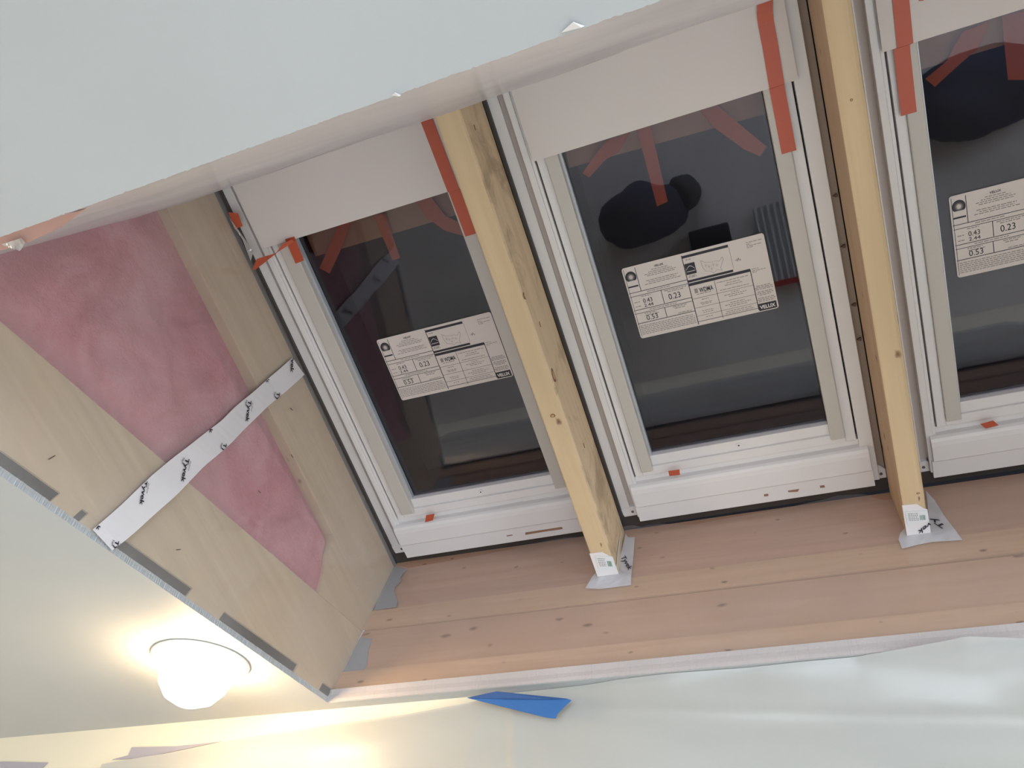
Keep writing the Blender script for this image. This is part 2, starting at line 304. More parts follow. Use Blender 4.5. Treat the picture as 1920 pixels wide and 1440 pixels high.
def painted(name, color, rough=0.55, amt=0.04, bs=60, bstr=0.15):
    m = mat(name, color, rough)
    v = coords(m); n = noise_n(m, v, 3.0, 3)
    lo = tuple(c*(1-amt) for c in color); hi = tuple(min(1, c*(1+amt)) for c in color)
    ln(m, ramp(m, n, [(0.3, lo), (0.7, hi)]), base(m))
    bump(m, noise_n(m, v, bs, 3), bstr, 0.001)
    return m
def wood(name, axis, light, dark, knot=(0.16, 0.08, 0.04), knots=1.0, stain=0.0, rough=0.65, grain=1.0, seed=0.0):
    m = mat(name, light, rough, spec=0.25)
    long_, cross = 1.2, 26.0*grain
    sc = [cross, cross, cross]; sc[axis] = long_
    tc = nd(m, 'ShaderNodeTexCoord'); ad = nd(m, 'ShaderNodeVectorMath', operation='ADD')
    ad.inputs[1].default_value = (seed, seed*1.7, seed*0.6)
    ln(m, tc.outputs['Object'], ad.inputs[0])
    mp = nd(m, 'ShaderNodeMapping'); mp.inputs['Scale'].default_value = sc; ln(m, ad.outputs[0], mp.inputs['Vector'])
    g = noise_n(m, mp.outputs['Vector'], 2.0, 5, 0.6, 0.6)
    col = ramp(m, g, [(0.25, dark), (0.5, tuple((a+b)/2 for a, b in zip(light, dark))), (0.72, light)])
    big = noise_n(m, ad.outputs[0], 3.2, 2)
    col = mixc(m, col, tuple(c*0.86 for c in light), ramp(m, big, [(0.45, (0,0,0)), (0.75, (0.7,0.7,0.7))]))
    if stain > 0:
        st = noise_n(m, ad.outputs[0], 9.0, 5, 0.65, 0.5)
        col = mixc(m, col, (0.34, 0.24, 0.15), ramp(m, st, [(0.52, (0,0,0)), (0.66, (stain,)*3)]))
    if knots > 0:
        ks = [60.0]*3; ks[axis] = 34.0
        kp = nd(m, 'ShaderNodeMapping'); kp.inputs['Scale'].default_value = ks; ln(m, ad.outputs[0], kp.inputs['Vector'])
        vo = nd(m, 'ShaderNodeTexVoronoi'); vo.inputs['Scale'].default_value = 0.55
        ln(m, kp.outputs['Vector'], vo.inputs['Vector'])
        rare = nd(m, 'ShaderNodeSeparateColor'); ln(m, vo.outputs['Color'], rare.inputs[0])
        gate = nd(m, 'ShaderNodeMath', operation='LESS_THAN'); gate.inputs[1].default_value = 0.24*knots
        ln(m, rare.outputs[0], gate.inputs[0])
        sz = nd(m, 'ShaderNodeMapRange'); sz.inputs['To Min'].default_value = 0.8; sz.inputs['To Max'].default_value = 2.4
        ln(m, rare.outputs[1], sz.inputs['Value'])
        wob = nd(m, 'ShaderNodeMath', operation='MULTIPLY_ADD'); wob.inputs[1].default_value = 0.22
        ln(m, noise_n(m, kp.outputs['Vector'], 2.5, 2), wob.inputs[0]); wob.inputs[2].default_value = -0.11
        dv = nd(m, 'ShaderNodeMath', operation='ADD'); ln(m, vo.outputs['Distance'], dv.inputs[0]); ln(m, wob.outputs[0], dv.inputs[1])
        dm = nd(m, 'ShaderNodeMath', operation='MULTIPLY'); ln(m, dv.outputs[0], dm.inputs[0]); ln(m, sz.outputs[0], dm.inputs[1])
        kr = ramp(m, dm.outputs[0], [(0.04, (0.9,0.9,0.9)), (0.13, (0.6,0.6,0.6)), (0.22, (0,0,0))])
        mu = nd(m, 'ShaderNodeMath', operation='MULTIPLY'); ln(m, kr, mu.inputs[0]); ln(m, gate.outputs[0], mu.inputs[1])
        col = mixc(m, col, knot, mu.outputs[0])
    ln(m, col, base(m))
    bump(m, g, 0.25, 0.0015)
    return m
def film(name, haze=0.25, tint=(0.92, 0.91, 0.90), gloss=0.09, rough=0.16, crease=0.5, scale=7.0, stretch=(1,1,1), clear=(1,1,1)):
    """polyethylene sheet: mostly clear, milky, with glossy creases"""
    m = bpy.data.materials.new(name); m.use_nodes = True
    nt = m.node_tree; nt.nodes.remove(nt.nodes['Principled BSDF']); out = nt.nodes['Material Output']
    v = coords(m, stretch)
    ridge = nd(m, 'ShaderNodeTexNoise'); ridge.noise_type = 'RIDGED_MULTIFRACTAL'
    ridge.inputs['Scale'].default_value = scale; ridge.inputs['Detail'].default_value = 3; ridge.inputs['Distortion'].default_value = 1.2
    ln(m, v, ridge.inputs['Vector'])
    soft = noise_n(m, v, scale*0.6, 3, 0.5, 1.0)
    bm_ = nd(m, 'ShaderNodeBump'); bm_.inputs['Strength'].default_value = crease; bm_.inputs['Distance'].default_value = 0.02
    h = nd(m, 'ShaderNodeMath', operation='MULTIPLY_ADD'); h.inputs[1].default_value = 0.25
    ln(m, ridge.outputs['Fac'], h.inputs[0]); ln(m, soft, h.inputs[2]); ln(m, h.outputs[0], bm_.inputs['Height'])
    tr = nd(m, 'ShaderNodeBsdfTransparent'); tr.inputs[0].default_value = (*clear, 1)
    df = nd(m, 'ShaderNodeBsdfDiffuse'); df.inputs[0].default_value = (*tint, 1)
    tl = nd(m, 'ShaderNodeBsdfTranslucent'); tl.inputs[0].default_value = (*tint, 1)
    gl = nd(m, 'ShaderNodeBsdfGlossy'); gl.inputs['Roughness'].default_value = rough
    for n in (df, gl): ln(m, bm_.outputs['Normal'], n.inputs['Normal'])
    a = nd(m, 'ShaderNodeMixShader'); a.inputs[0].default_value = 0.25; ln(m, df.outputs[0], a.inputs[1]); ln(m, tl.outputs[0], a.inputs[2])
    b = nd(m, 'ShaderNodeMixShader')
    hz = nd(m, 'ShaderNodeMapRange'); hz.inputs['From Min'].default_value = 0.3; hz.inputs['From Max'].default_value = 0.7
    hz.inputs['To Min'].default_value = haze*0.75; hz.inputs['To Max'].default_value = haze*1.25
    ln(m, soft, hz.inputs['Value']); ln(m, hz.outputs[0], b.inputs[0])
    ln(m, tr.outputs[0], b.inputs[1]); ln(m, a.outputs[0], b.inputs[2])
    c = nd(m, 'ShaderNodeMixShader'); c.inputs[0].default_value = gloss; ln(m, b.outputs[0], c.inputs[1]); ln(m, gl.outputs[0], c.inputs[2])
    ln(m, c.outputs[0], out.inputs['Surface'])
    return m
def glass(name):
    m = bpy.data.materials.new(name); m.use_nodes = True
    nt = m.node_tree; nt.nodes.remove(nt.nodes['Principled BSDF']); out = nt.nodes['Material Output']
    tr = nd(m, 'ShaderNodeBsdfTransparent'); tr.inputs[0].default_value = (0.78, 0.77, 0.78, 1)
    gl = nd(m, 'ShaderNodeBsdfGlossy'); gl.inputs['Roughness'].default_value = 0.015; gl.inputs['Color'].default_value = (0.9, 0.9, 1.0, 1)
    v = coords(m); bp = nd(m, 'ShaderNodeBump'); bp.inputs['Strength'].default_value = 0.08; bp.inputs['Distance'].default_value = 0.01
    ln(m, noise_n(m, v, 6, 2), bp.inputs['Height']); 
    fr = nd(m, 'ShaderNodeFresnel'); fr.inputs['IOR'].default_value = 1.48
    a = nd(m, 'ShaderNodeMixShader'); ln(m, fr.outputs[0], a.inputs[0]); ln(m, tr.outputs[0], a.inputs[1]); ln(m, gl.outputs[0], a.inputs[2])
    ln(m, a.outputs[0], out.inputs['Surface'])
    return m

M = {}
M['ceiling'] = painted('white ceiling paint', (0.42, 0.435, 0.445), 0.6)
M['plaster_edge'] = painted('cut plasterboard edge', (0.47, 0.42, 0.405), 0.9, 0.12, 180, 0.8)
M['wall'] = painted('cream wall paint', (0.72, 0.66, 0.52), 0.6)
M['floor'] = painted('canvas drop cloth', (0.68, 0.65, 0.62), 0.9, 0.08, 8, 0.0)
M['frame'] = mat('white skylight lacquer', (0.78, 0.75, 0.745), 0.42)
M['frame_recess'] = mat('recessed lacquered pine', (0.58, 0.50, 0.46), 0.55)
M['recess_tan'] = mat('tan frame recess', (0.44, 0.33, 0.255), 0.6)  # tan tone for the right-hand recess of the frame
M['stile'] = mat('grey beige vinyl trim', (0.56, 0.525, 0.48), 0.5)
M['silver'] = mat('aluminium bead', (0.55, 0.58, 0.62), 0.35, 0.4)
M['gasket'] = mat('black rubber gasket', (0.016, 0.014, 0.014), 0.6)
M['gap'] = mat('shadow gap seal', (0.01, 0.008, 0.007), 0.8)
M['flashing'] = mat('dark brown flashing', (0.055, 0.045, 0.04), 0.5)
M['membrane'] = painted('dark roofing membrane', (0.035, 0.032, 0.033), 0.8, 0.25, 20, 0.0)
M['glass'] = glass('skylight glass')
M['screw'] = mat('dull screw', (0.20, 0.17, 0.15), 0.4, 0.6)
M['plug'] = mat('brown plug', (0.16, 0.085, 0.05), 0.6)
M['residue'] = mat('brown glue residue', (0.30, 0.17, 0.11), 0.8)
M['card_white'] = painted('white card', (0.71, 0.65, 0.62), 0.7, 0.02, 90, 0.1)
M['card_brown'] = mat('brown card back', (0.50, 0.27, 0.15), 0.85)
M['orange'] = mat('orange red tape', (0.50, 0.09, 0.04), 0.38)
M['orange_old'] = mat('thin orange tape', (0.62, 0.12, 0.035), 0.6)
M['blue'] = painted('blue painter tape', (0.032, 0.135, 0.37), 0.7, 0.1, 300, 0.3)
M['blue_back'] = painted('blue painter tape adhesive side', (0.035, 0.095, 0.26), 0.5, 0.1, 300, 0.3)
M['blue_pale'] = mat('blue tape under film', (0.36, 0.34, 0.38), 0.6)
M['tyvek'] = painted('white housewrap tape', (0.75, 0.72, 0.73), 0.4, 0.04, 40, 0.5)
M['tyvek_thin'] = film('thin white housewrap tape', 0.80, (0.80, 0.79, 0.82), 0.06, 0.25, 0.5, 14)
M['ink'] = mat('black ink', (0.022, 0.02, 0.03), 0.6)
M['ink_grey'] = mat('grey fine print', (0.30, 0.26, 0.25), 0.7)
M['ink_green'] = mat('green ink', (0.10, 0.25, 0.16), 0.6)
M['paper'] = painted('white label paper', (0.66, 0.59, 0.55), 0.5, 0.02, 90, 0.05)
M['paper_cool'] = mat('white lumber tag', (0.72, 0.74, 0.76), 0.45)
M['white_ink'] = mat('white lettering', (0.74, 0.69, 0.66), 0.6)
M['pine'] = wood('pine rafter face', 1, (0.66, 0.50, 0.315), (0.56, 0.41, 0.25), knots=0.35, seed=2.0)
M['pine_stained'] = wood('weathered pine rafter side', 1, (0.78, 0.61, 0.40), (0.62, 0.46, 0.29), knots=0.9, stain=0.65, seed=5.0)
M['pine_shade'] = wood('shaded pine rafter side', 1, (0.56, 0.40, 0.265), (0.44, 0.30, 0.19), knots=0.3, seed=8.0)  # darker pine copy, shade of the rafters' left sides put into its colour
M['joist'] = wood('pale spruce joist', 1, (0.62, 0.47, 0.31), (0.50, 0.37, 0.235), knots=0.9, seed=3.0)
M['board_pink'] = wood('rosy pine board', 0, (0.54, 0.32, 0.215), (0.44, 0.25, 0.165), knots=2.4, seed=1.0)
M['board_tan'] = wood('tan pine board', 0, (0.53, 0.325, 0.21), (0.46, 0.27, 0.165), knots=1.6, seed=6.0)
M['board_edge'] = wood('pale board edge', 0, (0.60, 0.38, 0.235), (0.50, 0.31, 0.19), knots=2.4, seed=9.0)
M['gap_shade'] = painted('painted gap shade', (0.02, 0.014, 0.011), 0.9, 0.3)  # near-black tone that paints the shade above the ceiling board
M['metal_grey'] = mat('grey galvanised strap', (0.34, 0.35, 0.37), 0.5, 0.3)
pk = mat('pink glass wool', (0.62, 0.20, 0.26), 1.0, spec=0.05)
v_ = coords(pk); n_ = noise_n(pk, v_, 7, 6, 0.6, 0.8)
ln(pk, ramp(pk, n_, [(0.28, (0.46, 0.13, 0.155)), (0.5, (0.60, 0.22, 0.26)), (0.72, (0.68, 0.33, 0.37))]), base(pk))
bump(pk, noise_n(pk, v_, 25, 6, 0.7), 0.9, 0.012)
M['pink'] = pk
M['salmon'] = painted('salmon glass wool', (0.58, 0.36, 0.31), 1.0, 0.2, 60, 0.8)
M['film_side'] = film('clear vapour barrier film', 0.25, (0.86, 0.83, 0.80), 0.065, 0.17, 0.5, 5.0)
M['film_eave'] = film('clear vapour barrier film on boards', 0.18, (0.86, 0.80, 0.78), 0.045, 0.2, 0.5, 5.0, (0.6, 1, 1.6))
M['film_ridge'] = film('milky vapour barrier film', 0.72, (0.78, 0.71, 0.68), 0.05, 0.25, 0.35, 4.0, (0.7, 1, 1))
M['film_wall'] = film('white masking film on wall', 0.80, (0.56, 0.56, 0.54), 0.032, 0.30, 0.45, 2.2, (0.5, 1, 1.6))
M['clear_tape'] = film('clear tape', 0.35, (0.95, 0.95, 1.0), 0.35, 0.1, 0.8, 30)
M['lamp_white'] = mat('white enamel', (0.80, 0.78, 0.74), 0.35)
em = bpy.data.materials.new('glowing frosted bulb'); em.use_nodes = True
eb = em.node_tree.nodes['Principled BSDF']; eb.inputs['Base Color'].default_value = (0.9, 0.85, 0.75, 1)
eb.inputs['Emission Color'].default_value = (*BULB_COL, 1); eb.inputs['Emission Strength'].default_value = BULB
M['bulb'] = em
M['navy'] = painted('navy canvas', (0.02, 0.025, 0.05), 0.8, 0.3)
M['black_cloth'] = painted('black nylon', (0.012, 0.012, 0.016), 0.7, 0.3)
M['pale_plastic'] = mat('pale ribbed plastic', (0.55, 0.56, 0.55), 0.3)
M['red'] = mat('red band', (0.40, 0.03, 0.03), 0.5)

# ------------------------------------------------------------------ the room
RX0, RX1, RY0, RY1 = -3.2, 3.0, -2.9, 1.4390
HX0, HX1 = -1.008, 0.830                       # the opening in the ceiling
HY0, HY1 = 0.2475, 1.4070
CT = 0.0115                                     # ceiling board thickness
def jag(x, a=0.0012): return a*(0.5*noise.noise(Vector((x*40, 3.1, 0))) + noise.noise(Vector((x*420, 9, 0))))

mb = MB()
zt = CEIL + CT
mb.box(RX0, RX1, RY0, HY0-0.02, CEIL, zt); mb.box(RX0, HX0-0.02, HY0-0.02, RY1, CEIL, zt)
mb.box(HX1, RX1, HY0-0.02, RY1, CEIL, zt); mb.box(HX0-0.02, HX1, HY1, RY1, CEIL, zt)
N = 700                                        # torn edges of the board around the hole
A = []; B = []
for i in range(N+1):
    x = HX0-0.02 + (HX1-HX0+0.02)*i/N
    A.append((x, HY0-0.02, CEIL)); B.append((x, HY0 + jag(x), CEIL))
mb.ribbon(A, B, (0, 0, CT))
A = []; B = []
for i in range(N+1):
    y = HY0-0.02 + (HY1-HY0+0.02)*i/N
    A.append((HX0-0.02, y, CEIL)); B.append((HX0 + 1.4*jag(y+5), y, CEIL))
mb.ribbon(A, B, (0, 0, CT))
o = obj('ceiling', mb, M['ceiling'], frame='world', origin=(0, 0, CEIL))
tag(o, 'flat white ceiling with a big rectangular hole cut for the skylights', 'ceiling', kind='structure')
# plaster bead that closes the board edge under the eave boards
mb = MB()
A = [(HX0 + (HX1-HX0)*i/N, HY1 - 0.001 + 0.5*jag(i*0.03+2), CEIL) for i in range(N+1)]
B = [(HX0 + (HX1-HX0)*i/N, HY1 - 0.0002, CEIL) for i in range(N+1)]
mb.ribbon([(a[0], a[1]-0.0012, a[2]+0.0006) for a in A], [(b[0], b[1], b[2]+0.0006) for b in B], (0, 0, 0.0268))
o = obj('trim_1', mb, M['plaster_edge'], frame='world')
tag(o, 'raw pinkish white plasterboard edge running below the wooden eave boards', 'plaster edge', kind='structure')

mb = MB().box(RX0, RX1, RY0, RY1, -0.05, 0.0)
tag(obj('floor', mb, M['floor'], frame='world', origin=(0,0,0)), 'beige drop cloth covered floor, seen only mirrored in the skylight glass', 'floor', kind='structure')
mb = MB().box(RX0-0.1, RX1+0.1, RY1, RY1+0.1, 0, CEIL)
tag(obj('wall_front', mb, M['wall'], frame='world', origin=(0,RY1,0)), 'cream wall below the ceiling at the bottom of the picture', 'wall', kind='structure')
mb = MB().box(RX0-0.1, RX0, RY0, RY1, 0, CEIL)
tag(obj('wall_left', mb, M['wall'], frame='world', origin=(RX0,0,0)), 'cream left wall of the room', 'wall', kind='structure')
def wall_hole(axis, a0, a1, h0, h1, z0, z1, p0, p1):
    mb = MB()
    def b(u0, u1, w0, w1):
        if axis == 0: mb.box(u0, u1, p0, p1, w0, w1)
        else: mb.box(p0, p1, u0, u1, w0, w1)
    b(a0, h0, 0, CEIL); b(h1, a1, 0, CEIL); b(h0, h1, 0, z0); b(h0, h1, z1, CEIL)
    return mb
tag(obj('wall_back', wall_hole(0, RX0-0.1, RX1+0.1, -0.9, 1.5, 0.45, 2.25, RY0-0.1, RY0), M['wall'], frame='world', origin=(0,RY0,0)),
    'cream back wall with a wide window opening', 'wall', kind='structure')
tag(obj('wall_right', wall_hole(1, RY0, RY1, -1.3, 0.5, 0.6, 2.1, RX1, RX1+0.1), M['wall'], frame='world', origin=(RX1,0,0)),
    'cream right wall with a window opening', 'wall', kind='structure')

# ------------------------------------------------------------------ roof, joists, boards, insulation
WX = -1.008                                    # left side of the light shaft
mb = MB().box(-1.35, 1.2, -0.5, 1.35, 1.64, 1.66)
tag(obj('roof_deck', mb, M['membrane']), 'dark roof covering closing the skylights from above, dim behind the glass', 'roof')
mb = MB().box(WX-0.04, WX, -0.3, 1.085, 1.335, 1.497, 0.002)
tag(obj('roof_rafter', mb, M['joist']), 'rafter behind clear film on the left shaft side, next to the leftmost skylight', 'rafter', 'rafters')
def jn(s): return 0.402*s
mb = MB()
top = [(WX, -0.3, 0.832-0.1206), (WX, 1.086, 0.832+jn(1.086)), (WX, 1.086, 0.6615+jn(1.086)), (WX, -0.3, 0.6615-0.1206)]
mb.prism(top, (-0.04, 0, 0))
tag(obj('ceiling_joist', mb, M['joist']), 'pale wooden joist behind film, along the lower left edge of the opening', 'joist')
mb = MB()
mb.prism([(WX, 0.852, 1.3345), (WX, 1.086, 1.3345), (WX, 1.086, 1.2695), (WX, 0.909, 1.1985)], (-0.04, 0, 0))
tag(obj('blocking', mb, M['joist']), 'short wedge of wood between joist and rafter at the eave corner', 'wood block')
# glass wool between joist and rafter
mb = MB()
def wool(u, v):
    s = -0.25 + u*1.16
    lo = 0.832 + jn(s) - 0.004; hi = 1.338
    if s > 0.855: hi = 1.3345 - (s-0.855)*2.35
    n = lo + (max(hi, lo+0.001)-lo)*v
    d = 0.014*noise.noise(Vector((s*5, n*5, 1.3))) + 0.008*noise.noise(Vector((s*16, n*16, 4)))
    edge = min(1.0, 6*v, 6*(1-v))
    return (WX - 0.004 - 0.016*(1-edge) - 0.006 + 0.6*d*edge, s, n)
mb.grid(wool, 150, 60)
tag(obj('insulation_batt', mb, M['pink'], smooth=True), 'pink glass wool insulation behind clear film on the left', 'insulation')
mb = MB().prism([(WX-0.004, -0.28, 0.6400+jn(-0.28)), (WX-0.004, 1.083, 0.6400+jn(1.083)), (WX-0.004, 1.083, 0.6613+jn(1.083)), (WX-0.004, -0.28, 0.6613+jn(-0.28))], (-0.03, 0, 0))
tag(obj('shade_strip', mb, M['gap_shade']), 'added dark strip painting the shade in the gap between the joist and the ceiling board, left edge', 'lath')  # strip added to darken a gap that only lies in shade
# strapping in the dark gap between joist and ceiling board
for k, (a, b, lab) in enumerate([(0.372, 0.412, 'short wooden shim at the left edge, beyond the white printed tape'),
                                 (0.424, 0.452, 'wooden shim at the left edge, just above the end of the white printed tape'),
                                 (0.652, 0.735, 'wooden shim at the left edge, below the white printed tape'),
                                 (0.958, 1.045, 'longest wooden shim at the left edge, nearest the eave corner')]):
    mb = MB()
    pts = [(WX+0.0005, a, 0.6402+jn(a)), (WX+0.0005, b, 0.6402+jn(b)), (WX+0.0005, b, 0.6612+jn(b)), (WX+0.0005, a, 0.6612+jn(a))]
    mb.prism(pts, (-0.0043, 0, 0))
    tag(obj('furring_shim', mb, M['joist']), lab, 'shim', 'shims in the gap above the ceiling board')
# eave boards
def eboard(name, n0, n1, m, label, s=1.088, dn=0.0):
    mb = MB()
    mb.prism([(WX, s, n0), (HX1, s, n0-dn), (HX1, s, n1-dn), (WX, s, n1)], (0, 0.03, 0))
    return tag(obj(name, mb, M[m]), label, 'board', 'boards on the eave side of the shaft')
eboard('header_board', 1.3385, 1.515, 'board_pink', 'rosy knotty board directly below the skylight sills', dn=0.018)
eboard('header_board', 1.2752, 1.3365, 'board_edge', 'narrow rosy board, second below the skylight sills', s=1.0855, dn=0.004)
eboard('header_board', 1.1475, 1.2712, 'board_tan', 'widest tan board on the eave side, third below the skylights', s=1.088, dn=0.012)
eboard('header_board', 1.096, 1.146, 'board_edge', 'lowest narrow board, just above the plasterboard edge', s=1.0845, dn=0.004)
mb = MB().prism([(x, y-0.0035, n) for x, y, n in POLY['patch1']], (0, 0.0012, 0))
t = tag(obj('metal_strap', mb, M['metal_grey']), 'upper grey metal patch in the eave corner, below the leftmost skylight', 'metal strap', 'grey patches in the eave corner')
mb = MB().prism([(x, y, n) for x, y, n in POLY['patch2']], (0, 0.0012, 0))
tag(obj('metal_strap', mb, M['metal_grey']), 'lower grey metal patch in the eave corner, near the plasterboard', 'metal strap', 'grey patches in the eave corner')
# far side of the shaft, right of the third skylight
mb = MB().box(HX1, HX1+0.04, -0.3, 1.12, 0.72, 1.6)
mb2 = MB(); mb2.prism([(HX1, -0.2, 0.60), (HX1, 1.10, 1.10), (HX1, 1.10, 1.6), (HX1, -0.2, 1.6)], (0.04, 0, 0))
tag(obj('shaft_board', mb2, M['joist']), 'wooden right side of the light shaft, beyond the picture edge', 'board')
mb = MB(); mb.prism([(-1.05, 0.0975, 1.515), (-1.05, -0.03, 0.62), (-1.05, -0.06, 0.62), (-1.05, 0.06, 1.515)], (1.92, 0, 0))
# ------------------------------------------------------------------ rafters between the skylights
def rafter(x0, x1, lab, right_mat, left_mat):
    t = thing('roof_rafter', lab, 'rafter', (x0, 1.085, 1.345), 'rafters')
    bm = bmesh.new()
    ys = [-0.28, 0.0, 0.3, 0.6, 0.9, 1.087]
    mb = MB()
    r = 0.0035; z0, z1 = 1.345, 1.50
    prof = [(x0, z1), (x0, z0+r), (x0+r*0.3, z0+r*0.3), (x0+r, z0), (x1-2*r, z0), (x1-r*0.6, z0+r*0.6), (x1, z0+2*r), (x1, z1)]
    k = len(prof)
    for y in ys:
        for (x, z) in prof: mb.v.append((x, y, z))
    for j in range(len(ys)-1):
        for i in range(k-1):
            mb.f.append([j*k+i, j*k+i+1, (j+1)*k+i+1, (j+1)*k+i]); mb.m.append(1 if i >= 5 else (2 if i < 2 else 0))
        mb.f.append([j*k+k-1, j*k, (j+1)*k, (j+1)*k+k-1]); mb.m.append(0)
    mb.f.append(list(range(k))); mb.m.append(0)
    mb.f.append([(len(ys)-1)*k+i for i in range(k)]); mb.m.append(0)
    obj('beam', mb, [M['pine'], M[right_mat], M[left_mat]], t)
    return t
R1 = rafter(-0.4490, -0.4030, 'pine rafter between the left and middle skylights', 'pine_stained', 'pine_shade')
R2 = rafter(0.1700, 0.2110, 'pine rafter between the middle and right skylights', 'pine_stained', 'pine_shade')
def knot(parent, x, s, n, rx, rs, face):
    mb = MB(); K = 22
    for rr, mi in ((1.0, 0), (0.62, 1)):
        pts = []
        for i in range(K):
            a = 2*math.pi*i/K
            w = rr*(1 + 0.08*math.sin(3*a+s*9))
            e = 0.0006 + (0.0004 if mi else 0)
            if face == 'N': pts.append((x + rx*w*math.cos(a), s + rs*w*math.sin(a), n - e))
            else: pts.append((x + e, s + rs*w*math.sin(a), n + rx*w*math.cos(a)))
        mb.prism(pts, (0, 0, 0.0005) if face == 'N' else (-0.0005, 0, 0), mi)
    return obj('knot', mb, [M['knot_dark'], M['knot_light']], parent)
M['knot_dark'] = mat('knot rim', (0.20, 0.10, 0.05), 0.7)
M['knot_light'] = mat('knot heart', (0.50, 0.31, 0.17), 0.7)
knot(R1, -0.403, 0.600, 1.365, 0.009, 0.015, 'X')
knot(R1, -0.425, 0.675, 1.345, 0.005, 0.004, 'N')
knot(R1, -0.403, 0.425, 1.352, 0.005, 0.007, 'X')
knot(R1, -0.403, 0.50, 1.39, 0.003, 0.006, 'X')
knot(R1, -0.403, 0.79, 1.41, 0.003, 0.006, 'X')
knot(R1, -0.403, 0.12, 1.40, 0.003, 0.005, 'X')
knot(R2, 0.200, 0.985, 1.345, 0.003, 0.002, 'N')
knot(R2, 0.190, 0.25, 1.345, 0.002, 0.002, 'N')

# ------------------------------------------------------------------ skylights
def skylight(num, dx, label, xr=0.1693, xf=0.155, ds=0.0, stL=0.026, plugs=False):
    t = thing('window_%d' % num, label, 'skylight', (dx-0.113, 0.55+ds, 1.50), 'skylights in a row', 'structure')
    X = lambda v: v + dx
    S = lambda v: v + ds
    top = 0.0
    # outer frame: flange, recess, inner face
    mb = MB()
    for x0, x1, n0, n1 in ((-0.3970, -0.3755, 1.512, 1.60), (-0.3617, -0.3490, 1.4985, 1.60), (-0.3490, -0.3425, 1.5005, 1.60), (0.128, xf, 1.4985, 1.60)):
        mb.box(X(x0), X(x1), S(top), S(1.049), n0, n1, 0.0012)
    mb.box(X(-0.3970), X(xf), S(top-0.03), S(top+0.012), 1.512, 1.60, 0.001)
    mb.box(X(-0.3617), X(xf), S(1.02), S(1.049), 1.506, 1.60, 0.001)
    mb.box(X(-0.3425), X(0.128), S(0.9475), S(0.975), 1.5075, 1.60, 0.0005)
    obj('outer_frame', mb, M['frame'], t)
    mb = MB().box(X(-0.3755), X(-0.3617), S(top), S(1.046), 1.520, 1.60)
    obj('frame_recess', mb, M['frame_recess'], t)
    if xr > xf: obj('frame_recess', MB().box(X(xf), X(xr), S(top), S(1.046), 1.513, 1.60), M['recess_tan'], t, label='tan recess beside the rafter')
    mb = MB().box(X(-0.3425), X(-0.3390), S(top), S(0.962), 1.54, 1.60); mb.box(X(0.1245), X(0.128), S(top), S(0.962), 1.54, 1.60)
    obj('gap_seal', mb, M['gap'], t)
    # corner plates with a screw
    mb = MB()
    pts = [(X(-0.397), S(1.030)), (X(-0.366), S(1.026)), (X(-0.358), S(1.032)), (X(-0.352), S(1.0515)), (X(-0.394), S(1.0515))]
    mb.prism([(a, b, 1.5105) for a, b in pts], (0, 0, 0.01))
    if xr > xf:
        pts = [(X(0.140), S(1.034)), (X(xr-0.012), S(1.018)), (X(xr), S(1.030)), (X(xr), S(1.0515)), (X(0.140), S(1.0515))]
        mb.prism([(a, b, 1.5065) for a, b in pts], (0, 0, 0.01))
    cp = obj('corner_plate', mb, M['frame'], t)
    mb = MB()
    for cx, cn in ((-0.372, 1.5095),) + (((0.160, 1.5055),) if xr > xf else ()):
        mb.prism([(X(cx)+0.0032*math.cos(a*math.pi/5), S(1.0405)+0.0032*math.sin(a*math.pi/5), cn) for a in range(10)], (0, 0, 0.002))
    obj('screw', mb, M['screw'], cp)
    # sash
    mb = MB()
    mb.box(X(-0.3388), X(-0.322), S(top), S(0.9460), 1.5020, 1.56, 0.0012)
    mb.box(X(0.1045), X(0.1245), S(top), S(0.9460), 1.5020, 1.56, 0.0012)
    mb.box(X(-0.322), X(0.1045), S(0.926), S(0.9460), 1.5025, 1.56, 0.0012)
    mb.box(X(-0.300), X(0.082), S(0.902), S(0.9265), 1.509, 1.535, 0.001)
    mb.box(X(-0.3388), X(0.1245), S(top), S(top+0.05), 1.5020, 1.56)
    obj('sash', mb, M['frame'], t)
    mb = MB()
    xl = -0.322 + stL
    mb.box(X(-0.322), X(xl), S(top+0.01), S(0.9335), 1.4955, 1.52, 0.002)
    mb.box(X(0.0765), X(0.1045), S(top+0.01), S(0.9335), 1.4955, 1.52, 0.002)
    obj('side_trim', mb, M['stile'], t)
    mb = MB().box(X(xl-0.002), X(xl+0.0045), S(top+0.05), S(0.904), 1.512, 1.524)
    obj('glazing_bead', mb, M['silver'], t)
    mb = MB().box(X(xl), X(0.079), S(top+0.03), S(0.903), 1.5225, 1.5265)
    obj('glass_pane', mb, M['glass'], t)
    # black kerb behind the glass
    mb = MB()
    mb.box(X(-0.345), X(xl+0.003), S(top), S(0.95), 1.527, 1.64); mb.box(X(0.078), X(0.13), S(top), S(0.95), 1.527, 1.64)
    mb.box(X(-0.345), X(0.13), S(0.902), S(0.96), 1.536, 1.64); mb.box(X(-0.345), X(0.13), S(top-0.02), S(top+0.05), 1.527, 1.64)
    obj('kerb', mb, M['gasket'], t)
    # sill cover: curved profile swept along the row, with its narrow side caps
    prof = [(0.9600, 1.507), (0.9608, 1.4955), (0.9640, 1.4895), (0.9700, 1.4865), (0.9800, 1.4855), (1.0150, 1.4865), (1.0172, 1.4880), (1.0176, 1.4905), (1.0200, 1.5100), (0.9700, 1.5100)]
    mb = MB().prism([(X(-0.3555), S(a), b) for a, b in prof], (0.4975, 0, 0))
    obj('sill_cover', mb, M['frame'], t)
